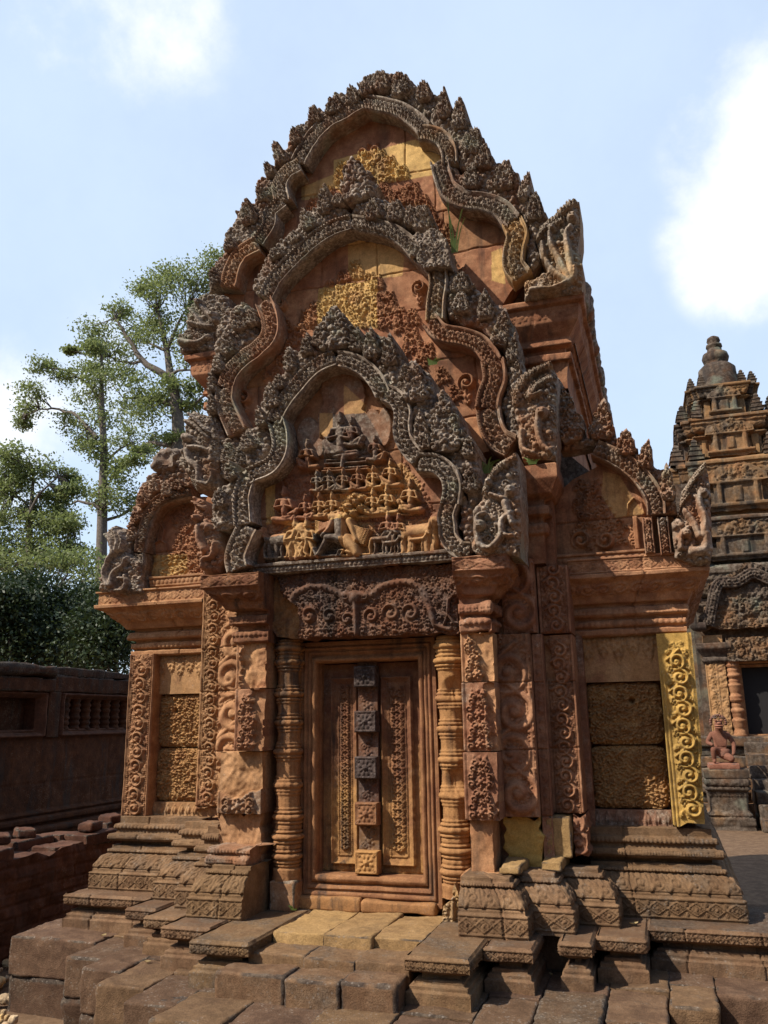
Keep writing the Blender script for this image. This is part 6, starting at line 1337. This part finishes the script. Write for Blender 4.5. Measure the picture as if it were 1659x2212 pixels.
tree('tall_tree', 'tallest tree on the left, broad crown spreading behind the pediments', 'tree', 36, [([(890, 1900), (885, 1500), (882, 1080), (876, 900), (860, 820), (832, 720), (820, 620), (795, 500), (780, 420)], .5, .08), ([(835, 750), (720, 680), (640, 560), (600, 480)], .24, .05), ([(866, 885), (740, 850), (600, 850)], .22, .05), ([(880, 1090), (800, 1080), (740, 1065), (680, 1080)], .18, .05), ([(872, 860), (940, 870), (1010, 840)], .14, .05), ([(835, 740), (900, 730), (980, 720)], .12, .04), ([(820, 620), (870, 500), (900, 400)], .12, .04), ([(700, 670), (590, 660), (520, 640)], .1, .03), ([(810, 610), (740, 580), (700, 560)], .1, .04)],
     [(820, 240, 65, 40), (910, 270, 80, 55), (1040, 170, 55, 45), (1000, 250, 60, 50), (740, 330, 55, 36), (860, 370, 100, 60), (570, 420, 60, 36), (650, 480, 95, 55), (740, 560, 100, 55), (480, 540, 70, 45), (430, 600, 70, 40), (560, 620, 95, 45), (360, 620, 36, 16), (760, 450, 70, 45), (620, 740, 90, 36), (700, 800, 90, 40), (840, 800, 80, 36), (940, 800, 70, 30), (640, 930, 100, 55), (760, 940, 90, 55), (800, 860, 90, 40), (700, 1030, 100, 36), (920, 880, 60, 28), (960, 640, 70, 65), (900, 560, 60, 60), (860, 1050, 55, 28), (960, 450, 60, 55)], MT['leafA'], .20, 44, 20, 5)
tree('leafy_tree', 'dark leafy tree at the left edge above the gallery wall', 'tree', 24, [([(135, 2050), (140, 1800), (150, 1480), (170, 1350), (165, 1200)], .2, .05), ([(168, 1440), (110, 1360), (50, 1290)], .08, .03), ([(152, 1480), (220, 1350), (300, 1250)], .08, .03), ([(145, 1600), (60, 1700), (20, 1740)], .08, .03), ([(148, 1500), (230, 1440), (320, 1420)], .06, .02)],
     [(60, 1180, 55, 40), (140, 1150, 60, 40), (240, 1200, 70, 40), (310, 1225, 45, 30), (60, 1300, 70, 45), (180, 1330, 80, 45), (290, 1330, 70, 36), (50, 1440, 75, 55), (180, 1470, 80, 45), (280, 1490, 60, 36), (90, 1560, 80, 45), (220, 1560, 70, 40), (320, 1570, 50, 30), (40, 1650, 60, 50), (220, 1650, 80, 40), (-40, 1500, 60, 80), (-30, 1300, 50, 70), (20, 1240, 60, 40), (130, 1240, 60, 40), (110, 1400, 60, 36), (240, 1400, 60, 36), (360, 1300, 50, 30), (360, 1470, 60, 36), (150, 1640, 80, 40), (330, 1640, 70, 40), (-10, 1580, 60, 50)], MT['leafA'], .15, 42, 20, 7)
for k, (lab, Y, cl) in enumerate((('low dark bush at the left edge just above the gallery wall', 15, [(20, 1850, 110, 60), (30, 1960, 130, 110), (60, 2080, 150, 110)]), ('rounded dark bush below the leafy tree, second from the left edge', 17, [(190, 1800, 90, 60), (220, 1900, 130, 100), (240, 2040, 150, 130)]),
                                 ('dark bush under the straight trunk of the tall airy tree', 18, [(370, 1840, 80, 60), (400, 1950, 110, 100), (420, 2060, 130, 120)]), ('dark bush touching the left corner of the shrine', 16, [(540, 1960, 80, 110), (580, 2080, 110, 110)]), ('lighter bush behind the dark ones, under the leafy tree', 22, [(0, 1680, 100, 60), (130, 1680, 110, 60), (250, 1640, 90, 50), (340, 1650, 90, 60), (440, 1690, 60, 70), (520, 1780, 70, 80)]))):
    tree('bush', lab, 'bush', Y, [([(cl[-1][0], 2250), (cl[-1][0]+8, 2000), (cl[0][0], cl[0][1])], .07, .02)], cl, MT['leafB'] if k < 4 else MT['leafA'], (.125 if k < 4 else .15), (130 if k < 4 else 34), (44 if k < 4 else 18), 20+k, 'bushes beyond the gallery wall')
far = []
g = np.random.default_rng(77); n = 30000
P = np.stack([g.uniform(-40, 6, n), g.uniform(30, 42, n), 0*np.ones(n)], 1); aa = g.uniform(pi*.95, 2.12*pi, n//3); rr_ = g.uniform(24, 34, n//3); P[:n//3, 0] = rr_*np.cos(aa)*1.2; P[:n//3, 1] = -2+rr_*np.sin(aa); P[:, 2] = g.random(n)**.8*(3.6+1.2*np.sin(P[:, 0]*.5)+.8*np.sin(P[:, 0]*1.3+1))  # part forms an unseen ring behind the camera, added to cut ambient light
a = g.normal(size=(n, 3)); a /= np.linalg.norm(a, axis=1)[:, None]; b = np.cross(a, g.normal(size=(n, 3))+[0, 0, 1]); b /= np.linalg.norm(b, axis=1)[:, None]; P[:n//3, 2] *= 3.2; L = .4*g.uniform(.5, 1.2, n)[:, None]; L[:n//3] *= 4
T = np.zeros((4*n, 3)); T[:, 2] = np.repeat(g.random(n), 4)
o = mk('forest', np.stack([P-a*L*.5, P+b*L*.3, P+a*L*.5, P-b*L*.3], 1).reshape(-1, 3), np.arange(4*n).reshape(n, 4), MT['leafB'], None, T, smooth=False); tag(o, 'dark far-off line of forest behind the bushes, and an added unseen ring of leaves behind the camera', 'forest', kind='stuff')

# ================================================================== WEEDS rooted in the joints
def weed(label, c, p, y, n, hgt, seed, lean=.3, w=.004):
    g = np.random.default_rng(seed); b0 = np.array([*aty(q(c, p), y)]); parts = []
    for _ in range(n):
        a = g.uniform(-1.2, 1.2); L = hgt*g.uniform(.5, 1.1); t = np.linspace(0, 1, 9); bend = lean*g.uniform(.3, 1.3)
        x = b0[0]+g.normal()*.012+np.sin(a)*(t*.25+bend*t**2)*L; z = b0[2]+L*(t-.45*bend*t**2.5); yy = b0[1]-np.cos(a)*.25*t*L
        ww = w*(1-t**2)+.0006; V = np.stack([np.stack([x-ww, yy, z], 1), np.stack([x+ww, yy+.002, z], 1)], 1).reshape(-1, 3); i = np.arange(8)*2
        parts.append((V, np.stack([i, i+1, i+3, i+2], 1), (0, 0, g.random())))
    j = join(parts); o = mk('weed', j[0], j[1], MT['grass'], None, j[2]); tag(o, label, 'weed')
MT['dryleaf'] = leafmat('dry_leaf', (.30, .20, .08), (.42, .32, .16), .2)
weed('tall dry grass stalks growing from the right shoulder of the middle pediment', 'A', (1410, 1120), .0, 7, .30, 1, .35, .0035)
weed('small green grass tuft at the foot of the front pediment on the right', 'C', (430, 1590), -.10, 14, .10, 2, .6)
weed('tiny leafy weed beside the right end of the middle pediment', 'C', (650, 1545), -.08, 8, .05, 3, .9, .008)
weed('small green weed on top of the front pediment leaf', 'B', (1560, 390), -.16, 8, .05, 4, .9, .007)
weed('tiny green sprout at the foot of the left colonette', 'F', (322, 2125), -.09, 7, .03, 6, .9, .006)
for k, (c, p, z) in enumerate((('H', (625, 517), .612), ('H', (890, 676), .612), ('J', (900, 560), .784), ('H', (1315, 845), .612), ('J', (430, 850), .612))):
    b0 = atz(q(c, p), z); g = np.random.default_rng(k+5); a = g.uniform(0, 6); t = np.linspace(0, 1, 7); L = g.uniform(.025, .045); w = .28*L*np.sin(pi*t)**.8+.0005
    x = (t-.5)*L; zz = .35*L*(t-.5)**2; V = np.concatenate([np.stack([x*cos(a)-s_*w*sin(a), x*sin(a)+s_*w*cos(a), zz+abs(s_)*.004], 1) for s_ in (-1, 0, 1)])+b0
    i = np.arange(6); Q = np.concatenate([np.stack([i+o, i+1+o, i+8+o, i+7+o], 1) for o in (0, 7)])
    o = mk('fallen_leaf', V, Q, MT['dryleaf'], None); tag(o, 'dry pale leaf fallen on the stone slabs', 'leaf', 'fallen leaves on the stones')
